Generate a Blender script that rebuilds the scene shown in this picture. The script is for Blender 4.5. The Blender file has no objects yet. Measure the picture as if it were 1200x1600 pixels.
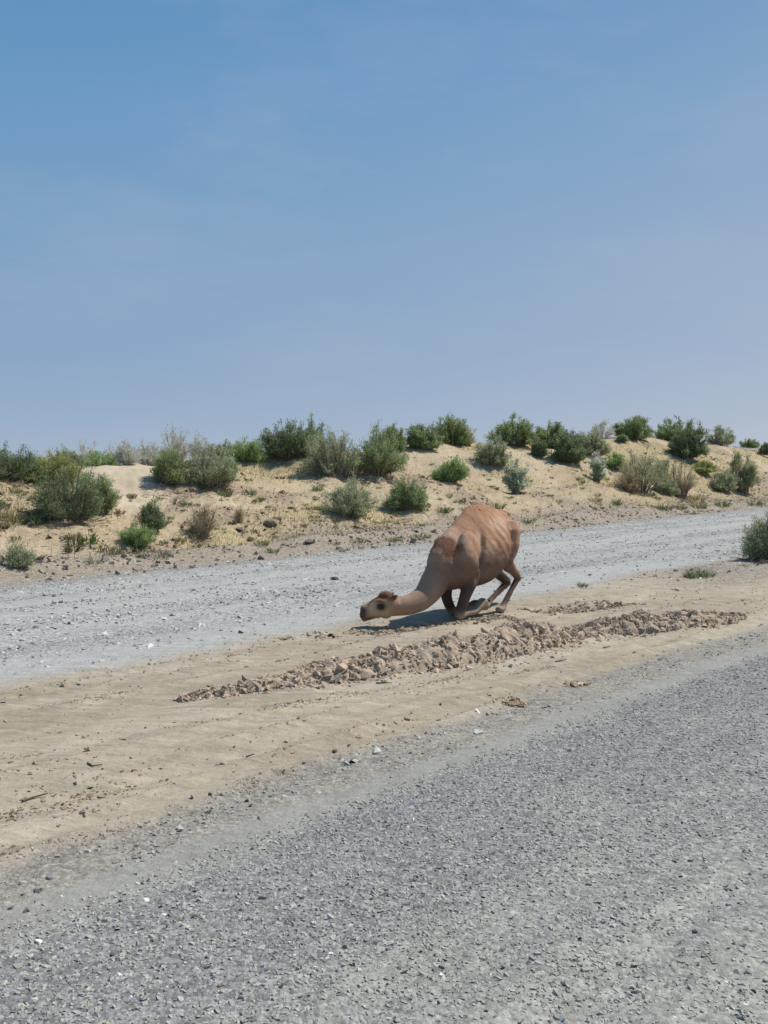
import bpy, math, random
import numpy as np
from mathutils import Vector

# ------------------------------------------------------------------ camera, sky, sun, exposure
scene = bpy.context.scene
CAM_H, FPX, HORIZON = 2.10, 1400.0, 725.0      # photo pixels: 1200 x 1600
PITCH = math.atan((800.0 - HORIZON) / FPX)
cam_data = bpy.data.cameras.new('camera')
cam_data.sensor_fit = 'VERTICAL'; cam_data.sensor_height = 36.0; cam_data.sensor_width = 27.0
cam_data.lens = 36.0 * FPX / 1600.0
cam_data.clip_start = 0.05; cam_data.clip_end = 20000.0
cam = bpy.data.objects.new('camera', cam_data)
scene.collection.objects.link(cam)
cam.location = (0, 0, CAM_H)
cam.rotation_euler = (math.pi / 2 - PITCH, 0, 0)
scene.camera = cam

SUN_EL = math.radians(57.0)
SUN_AZ = math.atan2(0.60, 0.27)               # clockwise from +Y (view direction): right and a little behind the camel
world = bpy.data.worlds.new('World'); scene.world = world
world.use_nodes = True
wn = world.node_tree.nodes; wl = world.node_tree.links
bg = wn['Background']
sky = wn.new('ShaderNodeTexSky'); sky.sky_type = 'NISHITA'; sky.sun_disc = False
sky.sun_elevation = SUN_EL; sky.sun_rotation = SUN_AZ
sky.altitude = 0; sky.air_density = 1.0; sky.dust_density = 0.4; sky.ozone_density = 2.5
tcw = wn.new('ShaderNodeTexCoord'); va = wn.new('ShaderNodeVectorMath'); va.operation = 'ADD'; va.inputs[1].default_value = (0, 0, 0.14)
vn_ = wn.new('ShaderNodeVectorMath'); vn_.operation = 'NORMALIZE'
wl.new(tcw.outputs['Generated'], va.inputs[0]); wl.new(va.outputs[0], vn_.inputs[0]); wl.new(vn_.outputs[0], sky.inputs[0])
# dusty desert air: the clear sky thinned over an even pale blue veil, with faint thin cirrus
mul = wn.new('ShaderNodeVectorMath'); mul.operation = 'MULTIPLY_ADD'
mul.inputs[1].default_value = (1.29, 0.629, 0.225); mul.inputs[2].default_value = (-0.13, 1.80, 4.51)
wl.new(sky.outputs[0], mul.inputs[0])
mpw = wn.new('ShaderNodeMapping'); mpw.inputs['Scale'].default_value = (2.2, 2.2, 7.0); mpw.inputs['Rotation'].default_value = (0.0, 0.18, 0.0)
nzw = wn.new('ShaderNodeTexNoise'); nzw.inputs['Scale'].default_value = 1.6; nzw.inputs['Detail'].default_value = 6; nzw.inputs['Roughness'].default_value = 0.6
mrw = wn.new('ShaderNodeMapRange'); mrw.inputs[1].default_value = 0.48; mrw.inputs[2].default_value = 0.80; mrw.inputs[3].default_value = 0.0; mrw.inputs[4].default_value = 0.26
mxw = wn.new('ShaderNodeMix'); mxw.data_type = 'RGBA'; mxw.inputs[7].default_value = (3.8, 4.3, 5.1, 1)
wl.new(tcw.outputs['Generated'], mpw.inputs[0]); wl.new(mpw.outputs[0], nzw.inputs['Vector']); wl.new(nzw.outputs[0], mrw.inputs[0])
sxw = wn.new('ShaderNodeSeparateXYZ'); wl.new(tcw.outputs['Generated'], sxw.inputs[0])
rmp = wn.new('ShaderNodeValToRGB'); wl.new(sxw.outputs[2], rmp.inputs[0])      # paler towards the horizon, deeper overhead
els = [(0.0, (.86, .842, .833)), (.10, (.89, .85, .833)), (.23, (.95, .883, .842)), (.36, (.82, .845, .85)), (.48, (.65, .75, .81)), (1.0, (.45, .60, .75))]
rmp.color_ramp.elements[0].position = els[0][0]; rmp.color_ramp.elements[0].color = els[0][1] + (1,)
rmp.color_ramp.elements[1].position = els[-1][0]; rmp.color_ramp.elements[1].color = els[-1][1] + (1,)
for ps, cl in els[1:-1]:
    ne = rmp.color_ramp.elements.new(ps); ne.color = cl + (1,)
mrm = wn.new('ShaderNodeVectorMath'); mrm.operation = 'MULTIPLY'; wl.new(mul.outputs[0], mrm.inputs[0]); wl.new(rmp.outputs[0], mrm.inputs[1])
wl.new(mrw.outputs[0], mxw.inputs[0]); wl.new(mrm.outputs[0], mxw.inputs[6])
wl.new(mxw.outputs[2], bg.inputs[0]); bg.inputs[1].default_value = 0.12

sun_data = bpy.data.lights.new('sun', 'SUN')
sun_data.energy = 5.0; sun_data.angle = math.radians(0.55); sun_data.color = (1.0, 0.95, 0.875)
sun = bpy.data.objects.new('sun', sun_data); scene.collection.objects.link(sun)
sd = Vector((math.sin(SUN_AZ) * math.cos(SUN_EL), math.cos(SUN_AZ) * math.cos(SUN_EL), math.sin(SUN_EL)))
sun.rotation_euler = sd.to_track_quat('Z', 'Y').to_euler()
sun.location = (30, 15, 45)

scene.view_settings.view_transform = 'Standard'
scene.view_settings.look = 'None'
scene.view_settings.exposure = 0.0
scene.view_settings.gamma = 1.0
scene.view_settings.use_curve_mapping = False
scene.cycles.max_bounces = 4
scene.cycles.diffuse_bounces = 3

COL = scene.collection
rng = np.random.default_rng(7)
R2 = math.sqrt(0.5)

# ------------------------------------------------------------------ helpers
def _hash(ix, iy, seed):
    h = (ix.astype(np.int64) * 374761393 + iy.astype(np.int64) * 668265263 + seed * 974634457) & 0x7fffffff
    h = ((h ^ (h >> 13)) * 1274126177) & 0x7fffffff
    h = ((h ^ (h >> 16)) * 2246822519) & 0x7fffffff
    return ((h ^ (h >> 15)) & 0xffffff) / float(0xffffff)

def vnoise(x, y, seed=0):
    x = np.asarray(x, float); y = np.asarray(y, float)
    ix = np.floor(x); iy = np.floor(y); fx = x - ix; fy = y - iy
    fx = fx * fx * fx * (fx * (fx * 6 - 15) + 10); fy = fy * fy * fy * (fy * (fy * 6 - 15) + 10)
    a = _hash(ix, iy, seed); b = _hash(ix + 1, iy, seed); c = _hash(ix, iy + 1, seed); d = _hash(ix + 1, iy + 1, seed)
    return (a + (b - a) * fx) * (1 - fy) + (c + (d - c) * fx) * fy

def fbm(x, y, oct=4, seed=0):
    s = 0; a = 0.5; t = 0
    for i in range(oct):
        s = s + a * vnoise(x * 2 ** i + 17.3 * i, y * 2 ** i - 9.1 * i, seed + i); t += a; a *= 0.5
    return s / t            # 0..1

def sstep(a, b, x):
    t = np.clip((np.asarray(x, float) - a) / (b - a), 0, 1); return t * t * (3 - 2 * t)

def np_mesh(name, verts, faces, cols=None, smooth=False, normals=None):
    """faces: list of (n,k) integer arrays"""
    me = bpy.data.meshes.new(name)
    verts = np.asarray(verts, np.float32)
    me.vertices.add(len(verts)); me.vertices.foreach_set('co', verts.ravel())
    if not isinstance(faces, (list, tuple)): faces = [faces]
    li = np.concatenate([np.asarray(f, np.int32).ravel() for f in faces])
    tot = np.concatenate([np.full(len(f), f.shape[1], np.int32) for f in faces])
    st = np.concatenate([[0], np.cumsum(tot)[:-1]]).astype(np.int32)
    me.loops.add(len(li)); me.loops.foreach_set('vertex_index', li)
    me.polygons.add(len(tot)); me.polygons.foreach_set('loop_start', st)
    me.polygons.foreach_set('loop_total', tot)
    me.update(calc_edges=True)
    me.polygons.foreach_set('use_smooth', np.full(len(tot), smooth))
    if cols is not None:
        ca = me.color_attributes.new('Col', 'FLOAT_COLOR', 'POINT')
        c4 = np.ones((len(verts), 4), np.float32); c4[:, :np.shape(cols)[1]] = cols
        ca.data.foreach_set('color', c4.ravel())
    if normals is not None:
        me.normals_split_custom_set_from_vertices(normals.astype(np.float32))
    return me

def obj(name, me, mat=None, parent=None, kind=None):
    o = bpy.data.objects.new(name, me); COL.objects.link(o)
    if mat is not None and me is not None and len(me.materials) == 0: me.materials.append(mat)
    if parent is not None: o.parent = parent
    if kind: o['kind'] = kind
    return o

def tag(o, label, cat, group=None):
    o['label'] = label; o['category'] = cat
    if group: o['group'] = group
    return o

def empty(name, loc):
    o = bpy.data.objects.new(name, None); COL.objects.link(o)
    o.empty_display_size = 0.2; o.location = loc
    return o

# ------------------------------------------------------------------ materials
def mat_vcol(name, rough=0.95, noise=None, bump=None, trans=0.0, spec=0.2, coord='Object'):
    """procedural material: vertex colour x fine noise, with noise bump. noise=(scale,lo,hi) list ; bump=(scale,dist,strength) list"""
    m = bpy.data.materials.new(name); m.use_nodes = True
    nt = m.node_tree; n = nt.nodes; l = nt.links
    bs = n['Principled BSDF']; bs.inputs['Roughness'].default_value = rough
    bs.inputs['Specular IOR Level'].default_value = spec
    at = n.new('ShaderNodeVertexColor'); at.layer_name = 'Col'
    tc = n.new('ShaderNodeTexCoord')
    c = at.outputs[0]
    for (sc, lo, hi, det) in (noise or []):
        nz = n.new('ShaderNodeTexNoise'); nz.inputs['Scale'].default_value = sc; nz.inputs['Detail'].default_value = det
        nz.inputs['Roughness'].default_value = 0.65
        l.new(tc.outputs[coord], nz.inputs['Vector'])
        mr = n.new('ShaderNodeMapRange'); mr.inputs[1].default_value = 0.3; mr.inputs[2].default_value = 0.7
        mr.inputs[3].default_value = lo; mr.inputs[4].default_value = hi
        l.new(nz.outputs[0], mr.inputs[0])
        mx = n.new('ShaderNodeMix'); mx.data_type = 'RGBA'; mx.blend_type = 'MULTIPLY'; mx.inputs[0].default_value = 1
        l.new(c, mx.inputs[6]); l.new(mr.outputs[0], mx.inputs[7]); c = mx.outputs[2]
    l.new(c, bs.inputs['Base Color'])
    prev = None
    for (sc, dist, st, det) in (bump or []):
        nz = n.new('ShaderNodeTexNoise'); nz.inputs['Scale'].default_value = sc; nz.inputs['Detail'].default_value = det
        nz.inputs['Roughness'].default_value = 0.7
        l.new(tc.outputs[coord], nz.inputs['Vector'])
        bp = n.new('ShaderNodeBump'); bp.inputs['Distance'].default_value = dist; bp.inputs['Strength'].default_value = st
        l.new(nz.outputs[0], bp.inputs['Height'])
        if prev: l.new(prev, bp.inputs['Normal'])
        prev = bp.outputs[0]
    if prev: l.new(prev, bs.inputs['Normal'])
    if trans > 0:
        tr = n.new('ShaderNodeBsdfTranslucent'); l.new(c, tr.inputs[0])
        ms = n.new('ShaderNodeMixShader'); ms.inputs[0].default_value = trans
        l.new(bs.outputs[0], ms.inputs[1]); l.new(tr.outputs[0], ms.inputs[2])
        l.new(ms.outputs[0], n['Material Output'].inputs[0])
    return m

def ground_material():
    """vertex colour = soil colour, vertex alpha = how gravelly: stones of three sizes with gaps, over fine sand grain"""
    m = bpy.data.materials.new('dusty_ground'); m.use_nodes = True
    nt = m.node_tree; n = nt.nodes; l = nt.links
    bs = n['Principled BSDF']; bs.inputs['Roughness'].default_value = 1.0; bs.inputs['Specular IOR Level'].default_value = 0.1
    at = n.new('ShaderNodeVertexColor'); at.layer_name = 'Col'; tc = n.new('ShaderNodeTexCoord')
    def rng_(x, a, b, lo, hi):
        q = n.new('ShaderNodeMapRange'); q.inputs[1].default_value = a; q.inputs[2].default_value = b; q.inputs[3].default_value = lo; q.inputs[4].default_value = hi
        l.new(x, q.inputs[0]); return q.outputs[0]
    def noise(sc, det, rough=.65):
        q = n.new('ShaderNodeTexNoise'); q.inputs['Scale'].default_value = sc; q.inputs['Detail'].default_value = det; q.inputs['Roughness'].default_value = rough
        l.new(tc.outputs['Object'], q.inputs['Vector']); return q.outputs[0]
    def math_(op, a, b):
        q = n.new('ShaderNodeMath'); q.operation = op
        for k, v in enumerate((a, b)):
            if isinstance(v, (int, float)): q.inputs[k].default_value = v
            else: l.new(v, q.inputs[k])
        return q.outputs[0]
    def voro(sc, feat='F1'):
        q = n.new('ShaderNodeTexVoronoi'); q.inputs['Scale'].default_value = sc; q.feature = feat
        l.new(tc.outputs['Object'], q.inputs['Vector']); return q
    grain = math_('MULTIPLY', rng_(noise(150, 3), .3, .7, .80, 1.16), math_('MULTIPLY', rng_(noise(24, 4), .3, .7, .88, 1.10), rng_(noise(4.5, 5), .3, .7, .90, 1.08)))
    spk = None; hgt = None
    for sc, amt in ((30, .38), (60, .36)):
        v = voro(sc); sep = n.new('ShaderNodeSeparateColor'); l.new(v.outputs['Color'], sep.inputs[0])
        tone = rng_(sep.outputs[0], 0, 1, 1 - amt, 1 + amt * .62)
        spk = tone if spk is None else math_('MULTIPLY', spk, tone)
        h = math_('MULTIPLY', math_('SUBTRACT', .6, v.outputs['Distance']), math_('MULTIPLY', sep.outputs[1], 1.0 / sc))
        hgt = h if hgt is None else math_('ADD', hgt, h)
    mx = n.new('ShaderNodeMix'); mx.data_type = 'FLOAT'; mx.inputs[2].default_value = 1.0
    l.new(at.outputs['Alpha'], mx.inputs[0]); l.new(spk, mx.inputs[3])
    tot = math_('MULTIPLY', grain, mx.outputs[0])
    mc = n.new('ShaderNodeMix'); mc.data_type = 'RGBA'; mc.blend_type = 'MULTIPLY'; mc.inputs[0].default_value = 1
    l.new(at.outputs[0], mc.inputs[6]); l.new(tot, mc.inputs[7]); l.new(mc.outputs[2], bs.inputs['Base Color'])
    sand_h = math_('ADD', math_('MULTIPLY', noise(70, 4, .7), .007), math_('MULTIPLY', noise(11, 5, .7), .011))
    mp = n.new('ShaderNodeMapping'); mp.inputs['Rotation'].default_value = (0, 0, -math.pi / 4); mp.inputs['Scale'].default_value = (0.9, 9.0, 1)
    l.new(tc.outputs['Object'], mp.inputs[0])
    st = n.new('ShaderNodeTexNoise'); st.inputs['Scale'].default_value = 1.0; st.inputs['Detail'].default_value = 7; st.inputs['Roughness'].default_value = .72
    l.new(mp.outputs[0], st.inputs['Vector'])
    dt = n.new('ShaderNodeVectorMath'); dt.operation = 'DOT_PRODUCT'; dt.inputs[1].default_value = (-R2, R2, 0); l.new(tc.outputs['Object'], dt.inputs[0])
    msk = math_('MULTIPLY', rng_(dt.outputs['Value'], 4.3, 4.9, .25, 1), rng_(dt.outputs['Value'], 8.2, 9.5, 1, .35))
    msk = math_('MULTIPLY', msk, rng_(dt.outputs['Value'], 15.5, 16.5, 1, 0))
    stc = rng_(st.outputs[0], .32, .68, .74, 1.16)
    mx2 = n.new('ShaderNodeMix'); mx2.data_type = 'FLOAT'; mx2.inputs[2].default_value = 1.0; l.new(msk, mx2.inputs[0]); l.new(stc, mx2.inputs[3])
    mc2 = n.new('ShaderNodeMix'); mc2.data_type = 'RGBA'; mc2.blend_type = 'MULTIPLY'; mc2.inputs[0].default_value = 1
    l.new(mc.outputs[2], mc2.inputs[6]); l.new(mx2.outputs[0], mc2.inputs[7]); l.new(mc2.outputs[2], bs.inputs['Base Color'])
    sand_h = math_('ADD', sand_h, math_('MULTIPLY', math_('MULTIPLY', st.outputs[0], .035), msk))
    hh = math_('ADD', sand_h, math_('MULTIPLY', math_('MULTIPLY', hgt, 0.9), at.outputs['Alpha']))
    bp = n.new('ShaderNodeBump'); bp.inputs['Distance'].default_value = 1.0; bp.inputs['Strength'].default_value = 0.8
    l.new(hh, bp.inputs['Height']); l.new(bp.outputs[0], bs.inputs['Normal'])
    return m
M_GROUND = ground_material()
M_STONE = mat_vcol('crushed_stone', 0.9, [(160, 0.78, 1.2, 2)], [(180, 0.003, 0.4, 2)], spec=0.25)
M_CLOD = mat_vcol('dry_clay', 1.0, [(60, 0.82, 1.16, 3)], [(55, 0.01, 0.6, 4)], spec=0.08)
M_LEAF = mat_vcol('leaf', 0.7, None, None, trans=0.42, spec=0.25)
M_BARK = mat_vcol('bark', 0.95, [(60, 0.7, 1.25, 3)], None, spec=0.1)
M_CAMEL = mat_vcol('camel_coat', 0.9, [(55, 0.84, 1.14, 4), (9, 0.9, 1.1, 3)], [(90, 0.008, 0.5, 4), (16, 0.02, 0.25, 3)], spec=0.15)
M_EYE = mat_vcol('eye_gloss', 0.15, None, None, spec=0.5)

# ------------------------------------------------------------------ pixels and terrain
def ray(px, py):
    d = np.array([(px - 600) / FPX, 1.0, (800 - py) / FPX])
    c, s = math.cos(PITCH), math.sin(PITCH)
    return np.array([d[0], d[1] * c + d[2] * s, -d[1] * s + d[2] * c])

def gpt(px, py, z=0.0):
    d = ray(px, py); t = (z - CAM_H) / d[2]
    return np.array([d[0] * t, d[1] * t, z])

def ppt(px, py, Y):
    """point on the pixel's ray at distance Y in front of the camera"""
    d = ray(px, py); t = Y / d[1]
    return np.array([d[0] * t, Y, CAM_H + d[2] * t])

def uv(x, y): return (x + y) * R2, (y - x) * R2
def xy(u, v): return (u - v) * R2, (u + v) * R2

def edge_v(u): return 15.9 + 0.059 * (np.clip(u, -30, 90) - 6.4)     # far side of the gravel road
CREST_W = 9.5
_cr = [(-200, 746), (-80, 744), (0, 742), (60, 739), (130, 731), (200, 727), (260, 727), (340, 722), (430, 714), (520, 706), (600, 703),
       (660, 699), (720, 692), (780, 694), (830, 691), (880, 695), (950, 686), (1010, 684), (1080, 690), (1150, 697), (1200, 702), (1330, 706)]
_cu, _ch = [], []
for px, cy in _cr:
    d = ray(px, cy)
    uvd = uv(d[0], d[1]); t = 20.0
    for _ in range(40): t = (float(edge_v(np.array(uvd[0] * t))) + CREST_W) / uvd[1]
    _cu.append(uvd[0] * t); _ch.append(CAM_H + d[2] * t)
_cu = np.array(_cu); _ch = np.array(_ch)

HUMMOCKS = []      # (x, y, radius, height): sand held by the roots of the larger shrubs
def height(x, y, fine=True):
    x = np.asarray(x, float); y = np.asarray(y, float)
    u, v = uv(x, y)
    e = edge_v(u)
    hc = np.interp(u, _cu, _ch) + 0.0 * u
    far = sstep(80, 200, u) + sstep(-5, -60, u)
    hc = hc + far * (fbm(u / 30, v / 30, 3, 91) - 0.5) * 2.0
    t = (v - e) / CREST_W
    w1 = fbm(u / 6.0, v / 6.0, 3, 31) - 0.5
    prof = sstep(0.06 + 0.1 * w1, 1.0 + 0.06 * w1, t) * 0.62 + np.clip((t - 0.08) / 0.92, 0, 1) ** 0.8 * 0.38
    fall = 1 - 0.45 * sstep(1.02, 2.6, t)
    z = hc * prof * fall
    on = sstep(0.0, 0.25, t)
    sl = on * (1 - 0.6 * sstep(0.9, 1.05, t))
    z = z + sl * ((fbm(u / 3.2, v / 2.2, 4, 3) - 0.5) * 0.75 + (fbm(u / 0.9, v / 0.7, 3, 5) - 0.5) * 0.16)
    z = z + on * sstep(2.0, 6.0, t) * (fbm(u / 60, v / 60, 3, 77) - 0.6) * 1.2
    # rubbly bank along the far road edge
    z = z + np.exp(-((v - e - 0.75 - 0.3 * w1) / 0.45) ** 2) * (0.10 + 0.26 * fbm(u / 2.5, v * 0 + 3, 3, 8))
    for (hx, hy, hr, hh) in HUMMOCKS:
        z = z + hh * np.exp(-((x - hx) ** 2 + (y - hy) ** 2) / (hr * hr))
    # roads: gentle unevenness
    z = z + (1 - on) * (fbm(u / 2.5, v / 0.8, 3, 12) - 0.5) * 0.022 * sstep(3.8, 4.6, v)
    # dirt verge: smooth wheel ruts drawn out along the road
    dm = sstep(4.5, 4.9, v) * (1 - sstep(8.3, 9.2, v))
    wob = (fbm(u / 4.0, v * 0 + 1, 3, 40) - 0.5) * 0.5
    for (v0, wd, amp, sd_) in ((5.05, .05, .028, 1), (5.32, .10, -.022, 2), (5.62, .045, .026, 3), (6.05, .06, .020, 4), (6.9, .13, -.02, 5),
                               (7.45, .05, .018, 6), (7.75, .16, -.02, 7), (8.2, .06, .014, 9), (4.78, .05, .03, 10)):
        z = z + dm * amp * 1.35 * np.exp(-((v - v0 - wob - 0.1 * (fbm(u / 1.3, u * 0 + sd_, 2, 60 + sd_) - .5)) / wd) ** 2) * (0.25 + 1.3 * fbm(u / 0.8, v * 0 + sd_, 3, 50 + sd_))
    # a dropped edge between asphalt shoulder and dirt, and stepped bands on the gravel road
    z = z + dm * (fbm(u / 1.2, v / 0.18, 3, 22) - 0.5) * 0.020
    gr = sstep(8.9, 9.6, v) * (1 - sstep(-0.8, -0.2, v - e))
    z = z + gr * ((fbm(u / 6, v / 0.9, 3, 23) - 0.5) * 0.05)
    if fine:
        z = z + dm * (fbm(u / 0.16, v / 0.09, 3, 24) - 0.5) * 0.022 * (0.4 + 1.4 * sstep(.5, .7, fbm(u / 1.5, v / .5, 2, 27)))
        z = z + sl * (fbm(u / 0.25, v / 0.25, 3, 25) - 0.5) * 0.13 * (.35 + .9 * sstep(.4, .6, fbm(u / 2.2, v / 1.6, 3, 26)))
    return z

def hit(px, py, vmax=None):
    """where the pixel's ray meets the ground; crest point if it passes over"""
    d = ray(px, py)
    t = np.concatenate([np.arange(3, 30, 0.05), np.arange(30, 110, 0.1)])
    x, y, z = d[0] * t, d[1] * t, CAM_H + d[2] * t
    below = z < height(x, y, False)
    u, v = uv(x, y)
    lim = edge_v(u) + CREST_W * 1.03
    ok = below & (v < lim)
    i = int(np.argmax(ok)) if ok.any() else int(np.argmax(v > lim - 0.3))
    return np.array([x[i], y[i], float(height(x[i], y[i]))]), t[i] * d[1]

# the larger coppice mounds (found on the bare slope first, then raised)
_hm = []
for px, py, r, h in ((455, 722, 1.6, .25), (555, 740, 2.0, .35), (110, 800, 1.3, .25), (265, 752, 1.2, .22), (330, 752, 1.2, .2), (545, 800, 1.0, .22),
                     (640, 790, 0.9, .2), (890, 722, 1.5, .3), (1065, 712, 2.2, .3), (700, 778, 1.6, .35), (930, 772, 2.2, .35), (780, 724, 1.2, .2), (840, 775, 1.5, .25)):
    p, _ = hit(px, py); _hm.append((p[0], p[1], r, h))
HUMMOCKS.extend(_hm)

# ------------------------------------------------------------------ ground sheet (polar grid, finer near the view)
az = np.radians(np.concatenate([np.arange(-33, 33.001, 0.12), np.arange(36, 324.1, 6.0)]))
rr = np.concatenate([[0.4, 0.8, 1.3, 1.8], 2.2 * 1.0062 ** np.arange(0, 560)])
rr = np.concatenate([rr, rr[-1] * 1.13 ** np.arange(1, 37)])
NA, NR = len(az), len(rr)
GX = (rr[:, None] * np.sin(az)[None, :]).ravel(); GY = (rr[:, None] * np.cos(az)[None, :]).ravel()
GZ = height(GX, GY)
GU, GV = uv(GX, GY)
GV3 = np.stack([GX, GY, GZ], 1)
ia = np.arange(NR - 1)[:, None] * NA; jj = np.arange(NA)[None, :]; j2 = (jj + 1) % NA
Q = np.stack([ia + jj, ia + j2, ia + NA + j2, ia + NA + jj], 2).reshape(-1, 4)[:, ::-1]
fn = np.cross(GV3[Q[:, 2]] - GV3[Q[:, 0]], GV3[Q[:, 3]] - GV3[Q[:, 1]])
VN = np.zeros_like(GV3)
for k in range(4): np.add.at(VN, Q[:, k], fn)
VN /= np.maximum(np.linalg.norm(VN, axis=1, keepdims=True), 1e-12)

def ground_color(x, y):
    u, v = uv(x, y); e = edge_v(u)
    C = lambda *c: np.array(c)[None, :]          # r, g, b, gravel
    def mix(a, b, w): return a * (1 - w[:, None]) + b * w[:, None]
    n_big = fbm(u / 2.5, v / 0.8, 4, 101); n_med = fbm(u / 0.7, v / 0.25, 3, 102); n_pat = fbm(u / 5, v / 5, 4, 103)
    dirt = mix(C(.405, .348, .258, .05), C(.360, .305, .222, .12), sstep(.35, .7, n_big))
    dirt = mix(dirt, C(.445, .388, .305, .0), sstep(.55, .75, n_med) * .6)
    dirt = mix(dirt, C(.285, .24, .185, .2), sstep(.60, .75, fbm(u / 1.6, v / .12, 3, 104)) * .45)
    asph = mix(C(.310, .306, .280, .8), C(.355, .348, .302, .6), sstep(.38, .60, fbm(u / 3.0, v / .6, 4, 105)))
    asph = mix(asph, C(.275, .275, .262, .9), sstep(.56, .70, fbm(u / 5.0, v / .25, 4, 117)) * .6)
    asph = mix(asph, C(.245, .248, .248, .9), sstep(2.5, 3.2, v) * .6 * sstep(4.2, 3.9, v))
    asph = mix(asph, C(.35, .338, .285, .4), sstep(.52, .72, fbm(u / 1.2, v / .5, 4, 115)) * .45)
    dust = mix(C(.315, .305, .268, .2), C(.28, .273, .242, .35), n_med)
    grav = mix(C(.335, .308, .258, .6), C(.30, .277, .235, .8), n_med)
    wob = (fbm(u / 2.0, u * 0, 3, 106) - .5) * .35 + (fbm(u / .3, v / .3, 3, 107) - .5) * .16
    c = asph
    c = mix(c, dust, sstep(3.85, 4.05, v + wob * .5))
    c = mix(c, grav, sstep(4.16, 4.32, v + wob * .5))
    c = mix(c, dirt, sstep(4.60, 4.85, v + wob))
    # far gravel road
    start = 8.55 - 1.9 * sstep(14, 26, u)
    gp = mix(C(.425, .418, .385, 1.0), C(.36, .355, .328, 1.0), sstep(.35, .65, fbm(u / 4, v / .5, 4, 108)))
    gp = mix(gp, C(.385, .375, .342, .35), sstep(.5, .66, fbm(u / 8, v / .4, 3, 109)) * .8)
    gp = mix(gp, C(.39, .385, .362, .2), sstep(10.2, 9.2, v + wob * 2 + 1.5 * sstep(14, 26, u)) * .85)
    gp = mix(gp, C(.39, .385, .36, .15), np.exp(-((v - 13.2 - wob * 2) / .3) ** 2) * .8)
    for v0, wd in ((10.9, .28), (12.3, .25), (14.3, .25)): gp = mix(gp, C(.405, .40, .375, .25), np.exp(-((v - v0 - wob * 1.6 - .06 * (u - 10) * .3) / wd) ** 2) * .6)
    c = mix(c, gp, sstep(-.3, .45, v - start + wob * 2.2))
    # stony verge and dirt between the tracks on the right
    vr = sstep(13.5, 17, u) * sstep(6.3, 6.9, v + wob) * sstep(9.0, 8.3, v + wob)
    c = mix(c, C(.34, .295, .235, .9), vr * .85)
    # gravel to brown edge, bank, dune sand
    c = mix(c, C(.33, .295, .245, .7), sstep(-1.2, -.3, v - e + wob * 2))
    bank = mix(C(.385, .325, .25, .8), C(.32, .265, .20, .9), n_med)
    c = mix(c, bank, sstep(-.25, .25, v - e + wob))
    sand = mix(C(.475, .385, .252, .5), C(.43, .335, .215, .7), sstep(.3, .7, n_pat))
    sand = mix(sand, C(.36, .275, .195, 1.0), sstep(.44, .60, fbm(u / 2.2, v / 1.6, 4, 111)) * .8)
    sand = mix(sand, C(.462, .375, .215, .7), sstep(.50, .64, fbm(u / 4.5, v / 3, 3, 112)) * .8)
    smooth = np.abs(x / np.maximum(y, .1) * FPX + 600 - 185) 
    sand = mix(sand, C(.475, .395, .28, .0), sstep(95, 55, smooth) * sstep(4.2, 5.2, v - e))
    c = mix(c, sand, sstep(1.2, 2.6, v - e + wob * 3))
    # other side of the asphalt
    c = mix(c, dirt, sstep(-4.2, -4.8, v))
    return c

GC = ground_color(GX, GY)
qc = GV3[Q].mean(1); qu, qv = uv(qc[:, 0], qc[:, 1]); qe = edge_v(qu)
wz = (fbm(qu / 2.0, qu * 0, 3, 106) - .5) * .35
zone = np.full(len(Q), 4)
zone[qv < qe + 0.1] = 3
zone[qv < 8.7 - 1.0 * sstep(14, 26, qu) - wz * 2] = 2
zone[qv < 4.72 - wz] = 1
zone[qv < 4.1 - wz * .5] = 0
zone[qv < -4.5] = 5
ground_objs = {}
for k, nm in enumerate(['asphalt_road', 'gravel_shoulder', 'dirt_verge', 'gravel_road', 'sand_dunes', 'roadside_ground']):
    f = Q[zone == k]
    if k == 0:
        pass
    ids, inv = np.unique(f, return_inverse=True)
    fl = [inv.reshape(-1, 4)]
    me = np_mesh(nm, GV3[ids], fl, GC[ids], True, VN[ids])
    ground_objs[nm] = obj(nm, me, M_GROUND, kind='structure')

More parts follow.
